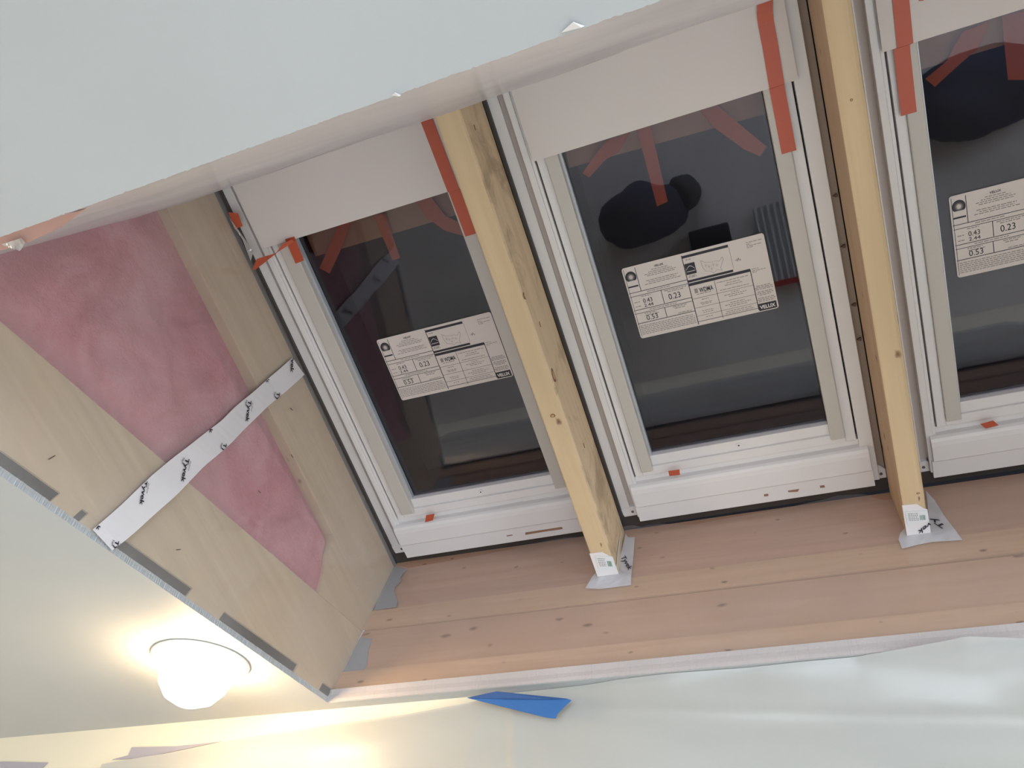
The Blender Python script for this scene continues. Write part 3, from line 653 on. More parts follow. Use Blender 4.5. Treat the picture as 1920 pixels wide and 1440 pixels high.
    prof = [(1.0178, 1.4910), (1.0360, 1.4915), (1.0368, 1.4935), (1.0376, 1.4935), (1.0590, 1.4940), (1.0608, 1.4960), (1.0608, 1.5000), (1.0400, 1.5050), (1.0178, 1.5050)]
    mb = MB().prism([(X(-0.3580), S(a), b) for a, b in prof], (0.5020, 0, 0))
    obj('sill_lip', mb, M['frame'], t)
    mb = MB()
    ring = lambda r, n: [(X(-0.1060)+r*math.cos(a*math.pi/8), S(0.9135)+r*0.9*math.sin(a*math.pi/8), n) for a in range(16)]
    mb.prism(ring(0.0062, 1.5065), (0, 0, 0.003), 0); mb.prism(ring(0.0018, 1.5062), (0, 0, 0.001), 1)
    obj('screw_cap', mb, [M['frame'], M['gap']], t)
    # dark flashing behind and below
    mb = MB()
    mb.box(X(-0.4030), X(-0.3960), S(top), S(1.052), 1.505, 1.62)
    mb.box(X(-0.4030), X(max(xr, xf)), S(1.0490), 1.0865, 1.5130, 1.62)
    obj('flashing', mb, M['flashing'], t)
    return t
W1 = skylight(1, -0.602, 'leftmost skylight of three, partly hidden by the left rafter', xr=0.0, xf=0.145, ds=0.003, stL=0.034)
W2 = skylight(2, 0.0, 'middle skylight, framed by rafters on both sides')
W3 = skylight(3, 0.614, 'rightmost skylight, cut off by the picture edge', ds=0.003, stL=0.028)
for k in range(4):
    x, s_, n = POLY['plug%d' % k][0]
    mb = MB().prism([(x-0.0045, s_, 1.5125), (x+0.002, s_-0.0035, 1.5125), (x+0.0042, s_-0.001, 1.5125), (x+0.0035, s_+0.0035, 1.5125), (x-0.001, s_+0.003, 1.5125)], (0, 0, -0.004))
    obj('plug', mb, M['plug'], W2)
for nme, w in (('tab1', W1), ('tab2', W2), ('tab3', W3)):
    obj('tape_tab', MB().prism(POLY[nme], (0, 0, -0.001)), M['orange'], w, label='small orange tape tab on the sill')
for nme, w in (('res1', W1), ('res1b', W1), ('res2', W2), ('res2b', W2), ('res2c', W2)):
    obj('glue_mark', MB().prism(POLY[nme], (0, 0, 0.002)), M['residue'], w, label='brown glue mark on the sill lip')

# ------------------------------------------------------------------ rating stickers on the glass
LU, LV = 0.2760, 0.1560
def sticker():
    t = thing('glass_sticker', 'white printed sticker with logos and ratings on the middle skylight glass', 'sticker', (-0.2452, 0.630, 1.5218), 'printed stickers on the skylights')
    P = lambda u, v, n=0.0: (-0.2452 + u*LU, 0.630 - v*LV, 1.5218 - n)
    mb = MB(); r = 0.018; pts = []
    for cx, cy, a0 in ((r, r*1.8, 180), (1-r, r*1.8, 270), (1-r, 1-r*1.8, 0), (r, 1-r*1.8, 90)):
        for k in range(5):
            a = math.radians(a0 + k*22.5); pts.append(P(cx + r*math.cos(a), cy + r*1.8*math.sin(a)))
    mb.prism(pts, (0, 0, 0.0004))
    obj('sticker_paper', mb, M['paper'], t)
    k_ = MB(); g_ = MB()
    def rect(m_, u0, v0, u1, v1, n=0.0003, mi=0):
        m_.add([P(u0, v0, n), P(u1, v0, n), P(u1, v1, n), P(u0, v1, n)], [(0, 1, 2, 3)], mi)
    def hl(v, u0, u1, w=0.007): rect(k_, u0, v-w/2, u1, v+w/2)
    def vl(u, v0, v1, w=0.0042): rect(k_, u-w/2, v0, u+w/2, v1)
    vl(0.433, 0.02, 0.975, 0.0055); vl(0.096, 0.65, 0.975); vl(0.234, 0.41, 0.595); vl(0.227, 0.215, 0.352)
    for v, w in ((0.648, 0.007), (0.596, 0.006), (0.403, 0.007), (0.354, 0.006), (0.214, 0.008)): hl(v, 0.006, 0.433, w)
    vl(0.012, 0.03, 0.975, 0.003)
    vl(0.611, 0.03, 0.55, 0.003); vl(0.864, 0.03, 0.58, 0.0055); hl(0.056, 0.433, 0.864, 0.006)
    for v in (0.374, 0.247, 0.133): hl(v, 0.433, 0.864, 0.0035)
    rect(k_, 0.431, 0.932, 0.755, 0.966); rect(k_, 0.433, 0.606, 0.752, 0.636); rect(k_, 0.435, 0.556, 0.865, 0.594)
    rect(k_, 0.014, 0.722, 0.088, 0.742)
    # half round sun emblem
    C_ = (0.052, 0.862)
    k_.add([P(C_[0], C_[1], 0.0003)] + [P(C_[0]+0.040*math.cos(math.radians(a)), max(C_[1]+0.078*math.sin(math.radians(a)), C_[1]-0.05), 0.0003) for a in range(0, 361, 15)],
           [(0, i, i+1) for i in range(1, 25)])
    for i in range(20):
        a = 2*math.pi*i/20; c0 = math.cos(a); s0 = math.sin(a)
        g_.add([P(C_[0]+0.008*c0-0.0016*s0, C_[1]+0.016*s0+0.003*c0, 0.0006), P(C_[0]+0.030*c0, C_[1]+0.056*s0, 0.0006), P(C_[0]+0.008*c0+0.0016*s0, C_[1]+0.016*s0-0.003*c0, 0.0006)], [(0, 1, 2)], 1)
    g_.add([P(C_[0]+0.013*math.cos(i*0.524), C_[1]+0.026*math.sin(i*0.524), 0.0006) for i in range(12)], [list(range(12))], 1)
    # square emblem with an arched swoosh
    rect(k_, 0.437, 0.708, 0.509, 0.856)
    arc = [(0.443+0.06*i/10, 0.770+0.045*math.sin(math.pi*i/10)) for i in range(11)]
    for i in range(10):
        (u0, v0), (u1, v1) = arc[i], arc[i+1]
        g_.add([P(u0, v0, 0.0006), P(u1, v1, 0.0006), P(u1, v1+0.008, 0.0006), P(u0, v0+0.008, 0.0006)], [(0, 1, 2, 3)], 1)
    rect(g_, 0.443, 0.745, 0.503, 0.752, 0.0006, 1)
    # fine print: word-length dashes
    rnd = random.Random(3)
    def fine(uc, v, w, h=0.012, left=False):
        u = uc if left else uc - w/2; end = u + w
        while u < end:
            l = rnd.uniform(0.010, 0.030); rect(g_, u, v-h/2, min(u+l, end), v+h/2); u += l + 0.005
    for v, w in ((0.895, 0.12), (0.870, 0.17), (0.847, 0.23), (0.824, 0.20), (0.765, 0.23), (0.742, 0.20), (0.719, 0.26)): fine(0.265, v, w, 0.009)
    for uc, v, w in ((0.22, 0.624, 0.17), (0.12, 0.575, 0.07), (0.335, 0.575, 0.16), (0.335, 0.552, 0.12), (0.22, 0.379, 0.20), (0.12, 0.335, 0.09), (0.13, 0.310, 0.10), (0.335, 0.335, 0.10), (0.335, 0.310, 0.08), (0.36, 0.235, 0.10), (0.045, 0.51, 0.04), (0.045, 0.45, 0.04)): fine(uc, v, w, 0.010)
    for i in range(6): fine(0.02, 0.175-i*0.024, 0.40 if i else 0.39, 0.010, True)
    for v, w in ((0.515, 0.22), (0.483, 0.09), (0.455, 0.12), (0.405, 0.20), (0.350, 0.06), (0.325, 0.16), (0.300, 0.10), (0.215, 0.10), (0.190, 0.18), (0.165, 0.12), (0.105, 0.18), (0.080, 0.20)): fine(0.735, v, w, 0.009)
    for v, w in ((0.425, 0.10), (0.345, 0.05), (0.300, 0.08), (0.280, 0.07), (0.190, 0.08), (0.165, 0.07), (0.100, 0.05)): fine(0.522, v, w, 0.009)
    for v, w in ((0.93, 0.11), (0.905, 0.03), (0.885, 0.10), (0.865, 0.04), (0.58, 0.05), (0.555, 0.09), (0.535, 0.03)): fine(0.875, v, w, 0.009, True)
    for v, w in ((0.345, 0.10), (0.323, 0.12), (0.301, 0.12), (0.265, 0.10), (0.243, 0.11), (0.221, 0.08), (0.180, 0.11), (0.158, 0.12), (0.136, 0.11)): fine(0.930, v, w, 0.011)
    for v, w in ((0.905, 0.04), (0.688, 0.05), (0.670, 0.06)): fine(0.474, v, w, 0.012)
    # outline map
    mp = [(0.553, 0.852), (0.578, 0.815), (0.625, 0.80), (0.657, 0.800), (0.675, 0.785), (0.700, 0.83), (0.705, 0.80), (0.689, 0.745), (0.675, 0.70), (0.680, 0.66), (0.648, 0.685), (0.620, 0.655), (0.600, 0.690), (0.570, 0.700), (0.555, 0.766)]
    for i in range(len(mp)):
        a = Vector(mp[i]); b = Vector(mp[(i+1) % len(mp)]); d = (b-a).normalized()*0.0015; pn = Vector((-d.y, d.x))
        g_.add([P(*(a+pn), 0.0003), P(*(b+pn), 0.0003), P(*(b-pn), 0.0003), P(*(a-pn), 0.0003)], [(0, 1, 2, 3)])
    for u, v in ((0.60, 0.75), (0.63, 0.76), (0.655, 0.745), (0.615, 0.715), (0.58, 0.77)):
        rect(g_, u-0.012, v-0.0015, u+0.012, v+0.0015); rect(g_, u-0.001, v-0.025, u+0.001, v+0.025)
    vl(0.758, 0.65, 0.93, 0.0015)
    for i in range(4): rect(g_, 0.78+0.01*i, 0.74-0.012*(i % 2), 0.788+0.01*i, 0.748+0.01*(i % 3))
    def word(s_, u, v, w, h, bold=0.0, mb_=None, n=0.0006):
        own = mb_ is None
        if own: mb_ = MB()
        O = Vector(P(u, v, n)); put_text(mb_, s_, O, Vector(P(u+w, v, n))-O, Vector(P(u, v+h, n))-O, bold)
        if own: obj('printed_number' if s_[0] in '02' else 'printed_word', mb_, M['ink'], t)
    word('0.43', 0.090, 0.482, 0.068, 0.058); word('2.44', 0.090, 0.424, 0.068, 0.044)
    word('0.23', 0.275, 0.445, 0.086, 0.078); word('0.53', 0.082, 0.238, 0.084, 0.070)
    word('VELUX', 0.232, 0.920, 0.066, 0.026, 0.02)
    word('WDMA', 0.495, 0.442, 0.098, 0.062, 0.015)
    rect(g_, 0.462, 0.445, 0.485, 0.505)
    bx = MB(); bx.prism([P(0.866, 0.012, 0.0002), P(0.990, 0.012, 0.0002), P(0.990, 0.108, 0.0002), P(0.866, 0.108, 0.0002)], (0, 0, -0.0002))
    tag(obj('ruled_lines', k_, M['ink'], t), kind='stuff'); tag(obj('fine_print', g_, [M['ink_grey'], M['paper']], t), kind='stuff')
    pn = obj('logo_panel', bx, M['ink'], t)
    wd = MB(); word('VELUX', 0.874, 0.036, 0.106, 0.046, 0.03, wd, 0.0007)
    obj('logo_lettering', wd, M['white_ink'], pn)
    return t
ST = sticker()
def dup(root, delta, label):
    r = root.copy(); COL.objects.link(r); r['label'] = label
    r.location = root.location + ROOFROT @ Vector(delta)
    for ch in list(root.children):
        c = ch.copy(); COL.objects.link(c); c.parent = r
        for g in ch.children:
            d = g.copy(); COL.objects.link(d); d.parent = c
    return r
dup(ST, (-0.5665, 0.0195, 0), 'white printed sticker with logos and ratings on the leftmost skylight glass')
dup(ST, (0.591, 0.021, 0), 'white printed sticker on the rightmost skylight glass, cut by the picture edge')

# ------------------------------------------------------------------ card sheets over the upper part of the skylights
def card(x0, x1, s1, label, curl=0.0):
    mb = MB(); n = 16; N0 = 1.4905; th = 0.0012
    f = lambda u: N0 - curl*max(0, (u-0.8)/0.2)**2
    for th_, mi in ((0, 0), (th, 1)):
        mb.grid(lambda u, v, a=th_: (x0+(x1-x0)*u, 0.015+(s1-0.015)*v, f(u)+a - 0.001*math.sin(3*u)), n, 4, mi)
    w = n+1; off = w*5
    for i in range(n): mb.f.append([4*w+i, 4*w+i+1, off+4*w+i+1, off+4*w+i]); mb.m.append(0)
    for j in range(4): mb.f.append([j*w, (j+1)*w, off+(j+1)*w, off+j*w]); mb.m.append(0); mb.f.append([j*w+n, (j+1)*w+n, off+(j+1)*w+n, off+j*w+n]); mb.m.append(0)
    o = obj('card_sheet', mb, [M['card_white'], M['card_brown']])
    return tag(o, label, 'card sheet', 'white cards taped over the skylights')
card(-0.958, -0.4920, 0.2255, 'white card taped over the top of the leftmost skylight')
card(-0.3425, 0.1345, 0.2190, 'white card taped over the top of the middle skylight')
card(0.2670, 0.7600, 0.2175, 'white card taped over the top of the rightmost skylight')

def strip(pts, off, label, m='orange', name='orange_tape', group='orange tape strips on the skylights', cat='tape'):
    return tag(obj(name, MB().prism(pts, off), M[m]), label, cat, group)
def tape_path(x0, x1, path, label, xs=None):
    """tape running down a card edge and onto the sash; path of (slope position, normal, sideways shift)"""
    A = [(x0+p[2], p[0], p[1]) for p in path]; B = [(x1+p[2], p[0], p[1]) for p in path]
    mb = MB().ribbon(A, B, (0, 0, 0.0005))
    return tag(obj('orange_tape', mb, M['orange']), label, 'tape', 'orange tape strips on the skylights')
tape_path(-0.5250, -0.5005, [(0.074, 1.4885, 0), (0.15, 1.4885, 0.0015), (0.2260, 1.4885, 0.003), (0.2275, 1.4940, 0.003), (0.240, 1.4945, 0.003), (0.3200, 1.4945, 0.004)],
          'orange tape running down the right edge of the left card, beside the left rafter')
strip([(-0.8960, 0.2200, 1.4885), (-0.8735, 0.2200, 1.4885), (-0.8790, 0.2740, 1.4940), (-0.9005, 0.2755, 1.4940)], (0, 0, 0.0005),
      'short orange tape below the left corner of the leftmost card')
tape_path(0.0860, 0.1110, [(0.055, 1.4885, 0.006), (0.0857, 1.486, 0.0065), (0.10, 1.4855, 0.0035), (0.115, 1.4885, 0.0025), (0.1520, 1.4885, 0.0025), (0.2190, 1.4885, 0.001), (0.2205, 1.4942, 0.001), (0.235, 1.4945, 0.001), (0.3345, 1.4945, 0.001)],
          'orange tape running down the right edge of the middle card')
tape_path(0.2885, 0.3130, [(0.03, 1.4885, 0.004), (0.1436, 1.4885, 0.002), (0.2175, 1.4885, 0.0), (0.2190, 1.4942, -0.004), (0.23, 1.4945, -0.0045), (0.3275, 1.4945, -0.006)],
          'orange tape running down the left edge of the rightmost card')
strip([(0.3240, 0.130, 1.4885), (0.4050, 0.120, 1.4885), (0.41, 0.143, 1.4885), (0.3330, 0.1595, 1.4885), (0.3280, 0.158, 1.4885)], (0, 0, 0.0005),
      'orange tape end lying across the rightmost card at the top edge of the picture')
# peeled, twisted piece at the left skylight
T_ = POLY['twist']
mb = MB().prism([(a, b, 1.473) for a, b, _ in T_[:3]] + [(a, b, 1.473) for a, b, _ in T_[6:]], (0, 0, 0.0006))
mb.prism([(a, b, 1.4728 + 0.004*i) for i, (a, b, _) in enumerate((T_[2], T_[3], T_[4], T_[5], T_[6]))], (0, 0, 0.0006))
tag(obj('orange_tape', mb, M['orange']), 'loose twisted orange tape at the lower left corner of the leftmost card', 'tape', 'orange tape strips on the skylights')
strip(POLY['scrap'], (0, 0, 0.0006), 'small orange tape scrap on the frame at the left edge of the leftmost skylight')
strip(POLY['clear'], (0, 0, 0.0006), 'shiny clear tape sliver on the frame of the leftmost skylight', 'clear_tape', 'clear_tape', None)
# tapes and card beyond the glass
for k, (nm, lab) in enumerate([('b1a', 'orange tape behind the leftmost pane, nearest its left edge'), ('b1b', 'thin orange tape behind the leftmost pane, in the middle'),
                               ('b1c', 'folded orange tape behind the leftmost pane, near the rafter'), ('b2a', 'orange tape behind the middle pane, nearest its left edge'),
                               ('b2b', 'long straight orange tape hanging behind the middle pane'), ('b2c', 'curled orange tape behind the middle pane, near its right edge'),
                               ('b3a', 'slanting orange tape behind the rightmost pane'), ('b3b', 'broad orange tape behind the rightmost pane at the picture edge')]):
    strip([(a, b, n) for a, b, n in POLY[nm]], (0, 0, 0.0006), lab, 'orange_old', group='orange tapes behind the glass')
for x0, x1, s0, s1, lab in ((-0.899, -0.525, 0.2850, 0.2860, 'brown card strip behind the top of the leftmost pane'),
                            (-0.2950, 0.0775, 0.2610, 0.2700, 'brown card strip behind the top of the middle pane'),
                            (0.3230, 0.6910, 0.2740, 0.2760, 'brown card strip behind the top of the rightmost pane')):
    mb = MB().prism([(x0, 0.052, 1.56), (x1, 0.052, 1.56), (x1, s1, 1.56), (x0, s0, 1.56)], (0, 0, 0.003))
    tag(obj('brown_card', mb, M['card_brown']), lab, 'card', 'brown cards behind the glass')

# ------------------------------------------------------------------ clear film on the shaft
def wr(a, b, s=0.0):
    return (noise.noise(Vector((a*4+s, b*4, s))) + 0.5*noise.noise(Vector((a*11, b*9+s, 2*s))))
mb = MB()
def fs(u, v):
    s = -0.06 + u*1.145
    lo = 0.6335 + jn(s); hi = 1.505
    n = lo + (hi-lo)*v
    e = min(1, 8*v, 8*(1-v), 8*(1-u))
    return (-1.0035 + 0.0035*wr(s, n, 1.0)*e - 0.001, s, n)
mb.grid(fs, 110, 60)
# soft bunched pleat by the eave corner
tag(obj('vapor_barrier_film', mb, M['film_side'], smooth=True), 'clear plastic film stretched over pink insulation and wood on the left side', 'plastic film', 'plastic films lining the shaft')
ft = POLY['ftop']
def ftop(x):
    if x <= ft[0][0]: return ft[0][2]
    for a, b in zip(ft, ft[1:]):
        if a[0] <= x <= b[0]:
            t_ = (x-a[0])/(b[0]-a[0]); t_ = t_*t_*(3-2*t_); return a[2] + (b[2]-a[2])*t_
    return ft[-1][2]
mb = MB()
def fe(u, v):
    x = -1.004 + u*1.83
    lo = 1.0685 + 0.004*noise.noise(Vector((x*3, 0, 7)))
    n = lo + (ftop(x)-lo)*v
    e = min(1, 8*v, 6*(1-v)+0.15, 12*u)
    return (x, 1.0815 + 0.0045*wr(x, n*1.5, 5.0)*e - 0.0015, n)
mb.grid(fe, 200, 36)
tag(obj('vapor_barrier_film', mb, M['film_eave'], smooth=True), 'clear plastic film with a wavy top edge over the eave boards', 'plastic film', 'plastic films lining the shaft')
mb = MB()
RS = [(0.0045+(0.0855-0.0045)*(1-(1-k/14)**1.35), 0.664+(1.4885-0.664)*k/14) for k in range(15)]
def fr(u, v):
    x = -1.006 + u*1.83
    t_ = v*(len(RS)-1); i = min(int(t_), len(RS)-2); t_ -= i
    s = RS[i][0]*(1-t_) + RS[i+1][0]*t_; n = RS[i][1]*(1-t_) + RS[i+1][1]*t_
    if x > -0.14:                                  # the edge has lifted off the middle card
        k = min(1, (x+0.14)/0.12); s -= 0.016*k*max(0, v-0.75)*4*(1 if x < 0.1 else 0.6)
    e = min(1, 6*v, 5*(1-v)+0.05)
    return (x, s + 0.004*wr(x, n, 9.0)*e, n)
mb.grid(fr, 160, 40)
tag(obj('vapor_barrier_film', mb, M['film_ridge'], smooth=True), 'milky plastic film behind the edge of the upper white ceiling', 'plastic film', 'plastic films lining the shaft')

# ------------------------------------------------------------------ printed white tape across the left film
tp = POLY['long_top']; bt = POLY['long_bot']
def rail(P_, t_):
    d = [0]
    for a, b in zip(P_, P_[1:]): d.append(d[-1] + (Vector(b)-Vector(a)).length)
    x = t_*d[-1]
    for i in range(len(P_)-1):
        if x <= d[i+1] + 1e-9:
            k = (x-d[i])/(d[i+1]-d[i]); return Vector(P_[i])*(1-k) + Vector(P_[i+1])*k
    return Vector(P_[-1])
t = thing('printed_tape', 'long white printed tape stuck diagonally across the film over pink insulation', 'tape', tuple(rail(tp, 0.5)))
A = [tuple(rail(tp, i/40) + Vector((0.0008*math.sin(i*0.9), 0, 0))) for i in range(41)]
B = [tuple(rail(bt, i/40) + Vector((0.0008*math.sin(i*0.7+1), 0, 0))) for i in range(41)]
obj('tape_band', MB().ribbon([(a[0]+0.001, a[1], a[2]) for a in A], [(b[0]+0.001, b[1], b[2]) for b in B], (-0.0005, 0, 0)), M['tyvek'], t)
def edge_clip(O, E):
    """planes through the tape's two long edges near the word"""
    c_ = Vector(O) + 0.5*Vector(E); out = []
    for P_, other in ((tp, bt), (bt, tp)):
        best = min(range(41), key=lambda i: (rail(P_, i/40)-c_).length)
        a = rail(P_, max(0, best-3)/40); b = rail(P_, min(40, best+3)/40)
        d = (b-a).normalized(); no = Vector((0, -d.z, d.y))
        if (rail(other, best/40) - a).dot(no) > 0: no = -no
        out.append((a, no))
    return out
for k in range(10):
    O, ex, ey = TEXTS['tape%d' % k]
    O = Vector(O) + Vector((0.0018, 0, 0)); ex = Vector(ex); ey = Vector(ey)
    cl = edge_clip(O, ex)
    ey = ey*0.74
    mb = MB(); put_text(mb, 'Tyvek', O, ex, ey, 0.028, 0.14, cl)
    put_text(mb, 'DuPont', O + 0.08*ex + 1.25*ey, 0.42*ex, 0.34*ey, 0.0, 0.2, cl)
    put_text(mb, 'Tape', O - 0.02*ex - 0.75*ey, 0.28*ex, 0.42*ey, 0.01, 0.2, cl)
    obj('printed_word', mb, M['ink'], t)

# ------------------------------------------------------------------ rafter feet: tags and white tape
for i_, xa, xb in ((1, -0.4495, -0.4025), (2, 0.1695, 0.2115)):
    w_ = POLY['white%d' % i_]
    sa, sb = w_[0][1], w_[1][1]
    POLY['white%d' % i_] = [(xa, sa, 1.3440), (xa*0.4+xb*0.6, sb, 1.3440), (xa*0.15+xb*0.85, sb+0.012, 1.3440), (xb, sb+0.016, 1.3440), (xb, 1.0785, 1.3440), (xa, 1.0785, 1.3440)]
    tg = POLY['tag%d' % i_]
    POLY['tag%d' % i_] = [(min(xb-0.001, max(xa+0.004, a)), min(b, 1.074), 1.3434) for a, b, c in tg]
def foot(i, lab_tag, lab_tape, polys, words, face_words=()):
    t = thing('lumber_tag', lab_tag, 'label', POLY['tag%d' % i][0], 'lumber tags on rafter feet')
    obj('tag_paper', MB().prism(POLY['tag%d' % i], (0, 0, -0.0008)), M['paper_cool'], t)
    P_ = [Vector(p) for p in POLY['tag%d' % i]]
    a, b, d_ = P_[0], P_[1], P_[-1]
    mb = MB(); g = MB(); rnd = random.Random(i)
    def q_(u, v): return a + (b-a)*u + (d_-a)*v + Vector((0, 0, -0.0012))
    def rc(m_, u0, v0, u1, v1): m_.add([tuple(q_(u0, v0)), tuple(q_(u1, v0)), tuple(q_(u1, v1)), tuple(q_(u0, v1))], [(0, 1, 2, 3)])
    for r in range(5):
        u = 0.1
        while u < 0.52: l = rnd.uniform(0.03, 0.09); rc(mb, u, 0.14+r*0.12, u+l, 0.19+r*0.12); u += l+0.03
    for k in range(9): rc(g, 0.62+k*0.03, 0.30, 0.62+k*0.03+rnd.choice((0.012, 0.02)), 0.66)
    tag(obj('fine_print', mb, M['ink_grey'], t), kind='stuff'); tag(obj('bar_code', g, M['ink_green'], t), kind='stuff')
    t = thing('corner_tape', lab_tape, 'tape', POLY['flare%d' % i][0], 'white tape around the rafter feet')
    for nm, off in polys:
        obj('tape_piece', MB().prism(POLY[nm], off), M['tyvek'] if nm.startswith('white') else M['tyvek_thin'], t)
    for w, key, cl in words:
        mb = MB(); O, ex, ey = TEXTS[key]; put_text(mb, w, O, ex, ey, 0.02, 0.25, cl)
        obj('printed_word', mb, M['ink'], t)
foot(1, 'white tag with green print on the foot of the left rafter', 'crumpled white printed tape wrapped around the foot of the left rafter',
     [('white1', (0, 0, 0.0006)), ('flare1', (0, 0.0006, 0)), ('side1', (-0.0005, 0, 0)), ('side1b', (0, 0.0006, 0))],
     [('Tyvek', 'foot1', None), ('Ty', 'foot1b', None)])
foot(2, 'white tag with green print on the foot of the right rafter', 'crumpled white printed tape wrapped around the foot of the right rafter',
     [('white2', (0, 0, 0.0006)), ('flare2', (0, 0.0006, 0))],
     [('vek', 'foot2', None), ('Ty', 'foot2b', None)])

# ------------------------------------------------------------------ lamp, masking film and blue tape
LX, LY = -1.135, 1.150
t = thing('ceiling_lamp', 'glowing round lamp in the cream ceiling at the lower left', 'lamp', (LX, LY, CEIL), frame='world')
mb = MB().lathe([(0.064, -0.0005), (0.092, -0.0005), (0.093, -0.003), (0.090, -0.006), (0.070, -0.008), (0.064, -0.006), (0.064, 0.002), (0.066, 0.06)], LX, LY, CEIL)
obj('trim_ring', mb, M['lamp_white'], t, smooth=True)
mb = MB().lathe([(0.0, -0.088), (0.02, -0.086), (0.045, -0.074), (0.062, -0.052), (0.068, -0.028), (0.060, 0.002), (0.045, 0.02), (0.03, 0.03), (0.0, 0.03)], LX, LY, CEIL, seg=64)
obj('bulb', mb, M['bulb'], t, smooth=True)

tl = POLY['shL']; trr = POLY['shR']
tops = [(p[0], min(p[1], 1.4345), CAMZ + p[2]) for p in tl] + [(p[0], p[1], CAMZ + p[2] - 0.0006) for p in trr]
tops = [(-1.60, 1.43, CAMZ+0.4990)] + tops + [(0.45, 1.40, CEIL-0.002), (0.9, 1.41, CEIL-0.002)]
def topat(x):
    for a, b in zip(tops, tops[1:]):
        if a[0] <= x <= b[0]:
            k = (x-a[0])/(b[0]-a[0]); return a[1]+(b[1]-a[1])*k, a[2]+(b[2]-a[2])*k
    return tops[-1][1:]
rows = [0, 0.003, 0.006, 0.010, 0.015] + [0.020+0.005*i for i in range(34)] + [0.2, 0.27, 0.36, 0.5, 0.7, 1.0, 1.4]
mb = MB(); nu = 260
for r, dz in enumerate(rows):
    for i in range(nu+1):
        x = -1.6 + 2.5*i/nu
        y0, z0 = topat(x)
        k = 1 - math.exp(-dz/0.035)
        bulge = 0.012*math.exp(-((dz-0.05)/0.05)**2)
        fold = 0.006*noise.noise(Vector((x*2.2+dz*2.5, dz*7 - x*0.8, 3))) + 0.003*noise.noise(Vector((x*7-dz*12, dz*9, 8)))
        y = y0*(1-k) + 1.4270*k - bulge*0.3 + fold*min(1, dz*12)
        for fx, sl, am in ((-0.60, 0.10, 0.006), (-0.66, -0.25, 0.003)):
            y -= am*math.exp(-((x-fx-sl*dz)/0.012)**2)*min(1, dz*20)
        zz = z0-dz; y -= 0.0012*math.exp(-((zz-(2.405-0.09*(x+0.6)))/0.010)**2)*(1/(1+math.exp(-(x+0.5)*18)))
        mb.v.append((x, min(y, 1.4375), zz))
for r in range(len(rows)-1):
    for i in range(nu):
        a = r*(nu+1)+i; mb.f.append([a, a+1, a+nu+2, a+nu+1]); mb.m.append(0)
tag(obj('masking_film', mb, M['film_wall'], frame='world', smooth=True), 'white masking film hung down the wall at the bottom of the picture', 'plastic film')

def wtape(key, off, label, m, grp=None, nm='painters_tape'):
    pts = [(p[0], p[1], p[2]+CAMZ) for p in POLY[key]]
    return tag(obj(nm, MB().prism(pts, off), M[m], frame='world'), label, 'tape', grp)
t = thing('painters_tape', 'bright blue painters tape holding the masking film below the eave boards', 'tape', (-0.6827, 1.395, 0.5636+CAMZ), frame='world')
def curl(p):                                    # the strip bows off the film towards its torn end
    return (p[0], p[1] - 0.004*math.sin((p[0]+0.68)*12), p[2]+CAMZ)
obj('tape_body', MB().prism([curl(p) for p in POLY['blue']], (0, 0.0006, 0)), M['blue'], t)
obj('folded_edge', MB().prism([curl(p) for p in POLY['bluefold']], (0, 0.0006, 0)), M['blue_back'], t, label='darker folded edge')
wtape('bt1', (0, 0.001, 0), 'faded grey blue tape on the wall, below the ceiling lamp', 'blue_pale')
wtape('bt2', (0, 0.001, 0), 'grey blue tape in the bottom left corner of the picture', 'blue_pale')

# ------------------------------------------------------------------ things on the floor that the glass mirrors
def blob(name, cx, cy, cz, rx, ry, rz, m, label, cat, seed=0, group=None, parent=None):
    bm = bmesh.new(); bmesh.ops.create_icosphere(bm, subdivisions=4, radius=1.0)
    mb = MB()
    for v in bm.verts:
        d = 1 + 0.16*noise.noise(v.co*1.7+Vector((seed, 0, 0))) + 0.05*noise.noise(v.co*5+Vector((seed, 0, 0)))
        z = max(v.co.z, -0.55)
        mb.v.append((cx+rx*v.co.x*d, cy+ry*v.co.y*d, cz+rz*(z+0.55)*d))
    for f in bm.faces: mb.f.append([v.index for v in f.verts]); mb.m.append(0)
    bm.free()
    if parent is not None: return obj(name, mb, M[m], parent, smooth=True)
    return tag(obj(name, mb, M[m], frame='world', smooth=True), label, cat, group)
t = thing('tool_bag', 'dark tool bag on the floor, mirrored in the middle skylight above its sticker', 'bag', (-0.45, 0.50, 0), frame='world')
blob('bag_body', -0.52, 0.50, 0, 0.26, 0.17, 0.20, 'navy', None, None, 1, parent=t)
blob('side_pocket', -0.28, 0.44, 0, 0.10, 0.10, 0.14, 'black_cloth', None, None, 3, parent=t)
mb = MB(); A = []; B = []
for i in range(25):
    a = math.pi*i/24; A.append((-0.52-0.16*math.cos(a), 0.485, 0.24+0.14*math.sin(a))); B.append((-0.52-0.16*math.cos(a), 0.515, 0.24+0.14*math.sin(a)))
obj('handle', mb.ribbon(A, B, (0, 0, 0.006)), M['black_cloth'], t)
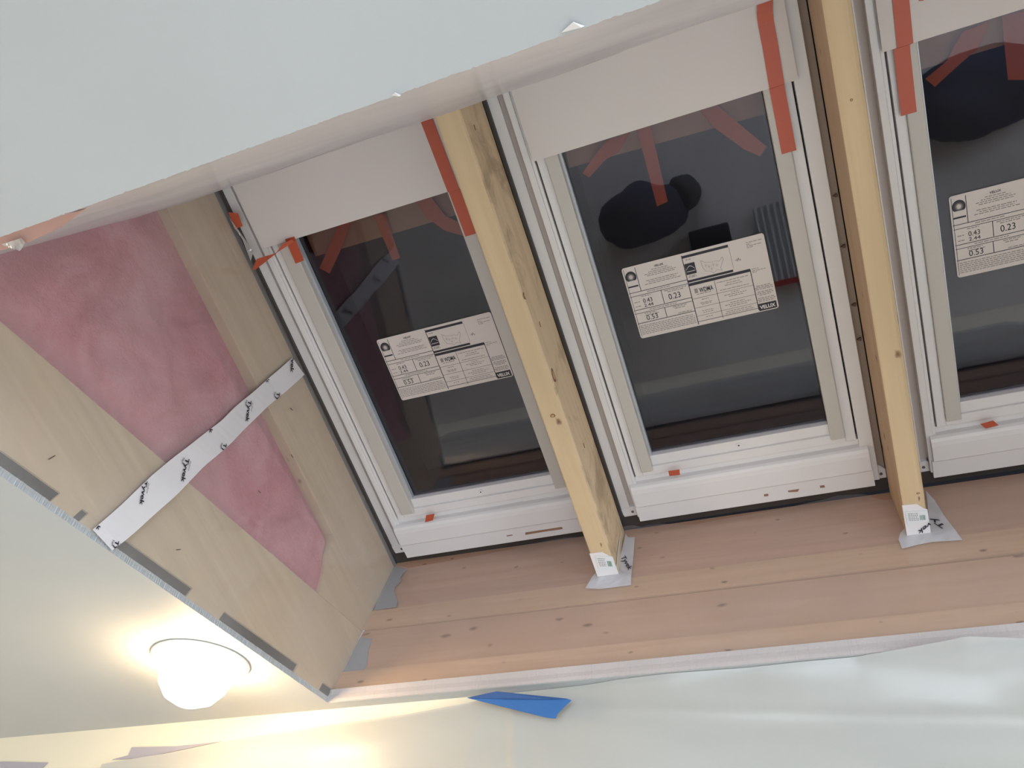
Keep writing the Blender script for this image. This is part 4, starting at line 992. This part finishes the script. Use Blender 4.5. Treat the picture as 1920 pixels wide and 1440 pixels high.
mb = MB().box(-0.30, -0.08, 0.66, 0.92, 0.0, 0.10, 0.01)
tag(obj('tool_case', mb, M['black_cloth'], frame='world'), 'small black case on the floor, mirrored beside the middle sticker', 'case')
blob('jacket', 1.22, 0.36, 0, 0.34, 0.22, 0.14, 'navy', 'dark navy jacket on the floor, mirrored in the rightmost skylight', 'jacket', 5)
t = thing('plastic_panel', 'ribbed pale plastic panel on the floor, mirrored right of the middle sticker', 'panel', (0.20, 0.82, 0), frame='world')
mb = MB().grid(lambda u, v: (0.06+0.30*u, 0.62+0.42*v, 0.03+0.010*math.sin(u*2*math.pi*9)), 90, 4)
obj('ribbed_sheet', mb, M['pale_plastic'], t)
obj('red_band', MB().box(0.06, 0.36, 1.04, 1.07, 0.0, 0.045), M['red'], t)

# ------------------------------------------------------------------ staples in the film, plaster flakes at the cut edge
def staple(a, b, w, label):
    a = Vector(a); b = Vector(b); d = (b-a).normalized(); n_ = Vector((0, -d.z, d.y))*w
    mb = MB().prism([tuple(a-n_), tuple(b-n_), tuple(b+n_), tuple(a+n_)], (-0.0012, 0, 0))
    tag(obj('staple', mb, M['screw']), label, 'staple', 'staples in the film on the left side')
for pa, pb, lab in STAPLES: staple(pa, pb, 0.0007, lab)
for pts, lab in FLAKES:
    mb = MB().prism([(p[0], p[1], p[2]+CAMZ-0.001) for p in pts], (0, 0.0, 0.0008))
    mb.v = [(x, y, z - (0.004 if i in (1, 2) else 0)) for i, (x, y, z) in enumerate(mb.v[:len(pts)])] + [(x, y, z - (0.004 if i in (1, 2) else 0)) for i, (x, y, z) in enumerate(mb.v[len(pts):])]
    tag(obj('paint_flake', mb, M['tyvek'], frame='world'), lab, 'paint flake', 'loose flakes at the cut ceiling edge')

tag(obj('insulation_scrap', MB().prism(SCRAP, (0, 0, 0.012)), M['salmon']), 'salmon insulation edge poking out under the white ceiling at the left picture edge', 'insulation')
tag(obj('foil_scrap', MB().prism(FOIL, (0.0, 0.0, -0.001)), M['clear_tape']), 'shiny foil scrap under the ceiling edge at the left picture edge', 'foil scrap')
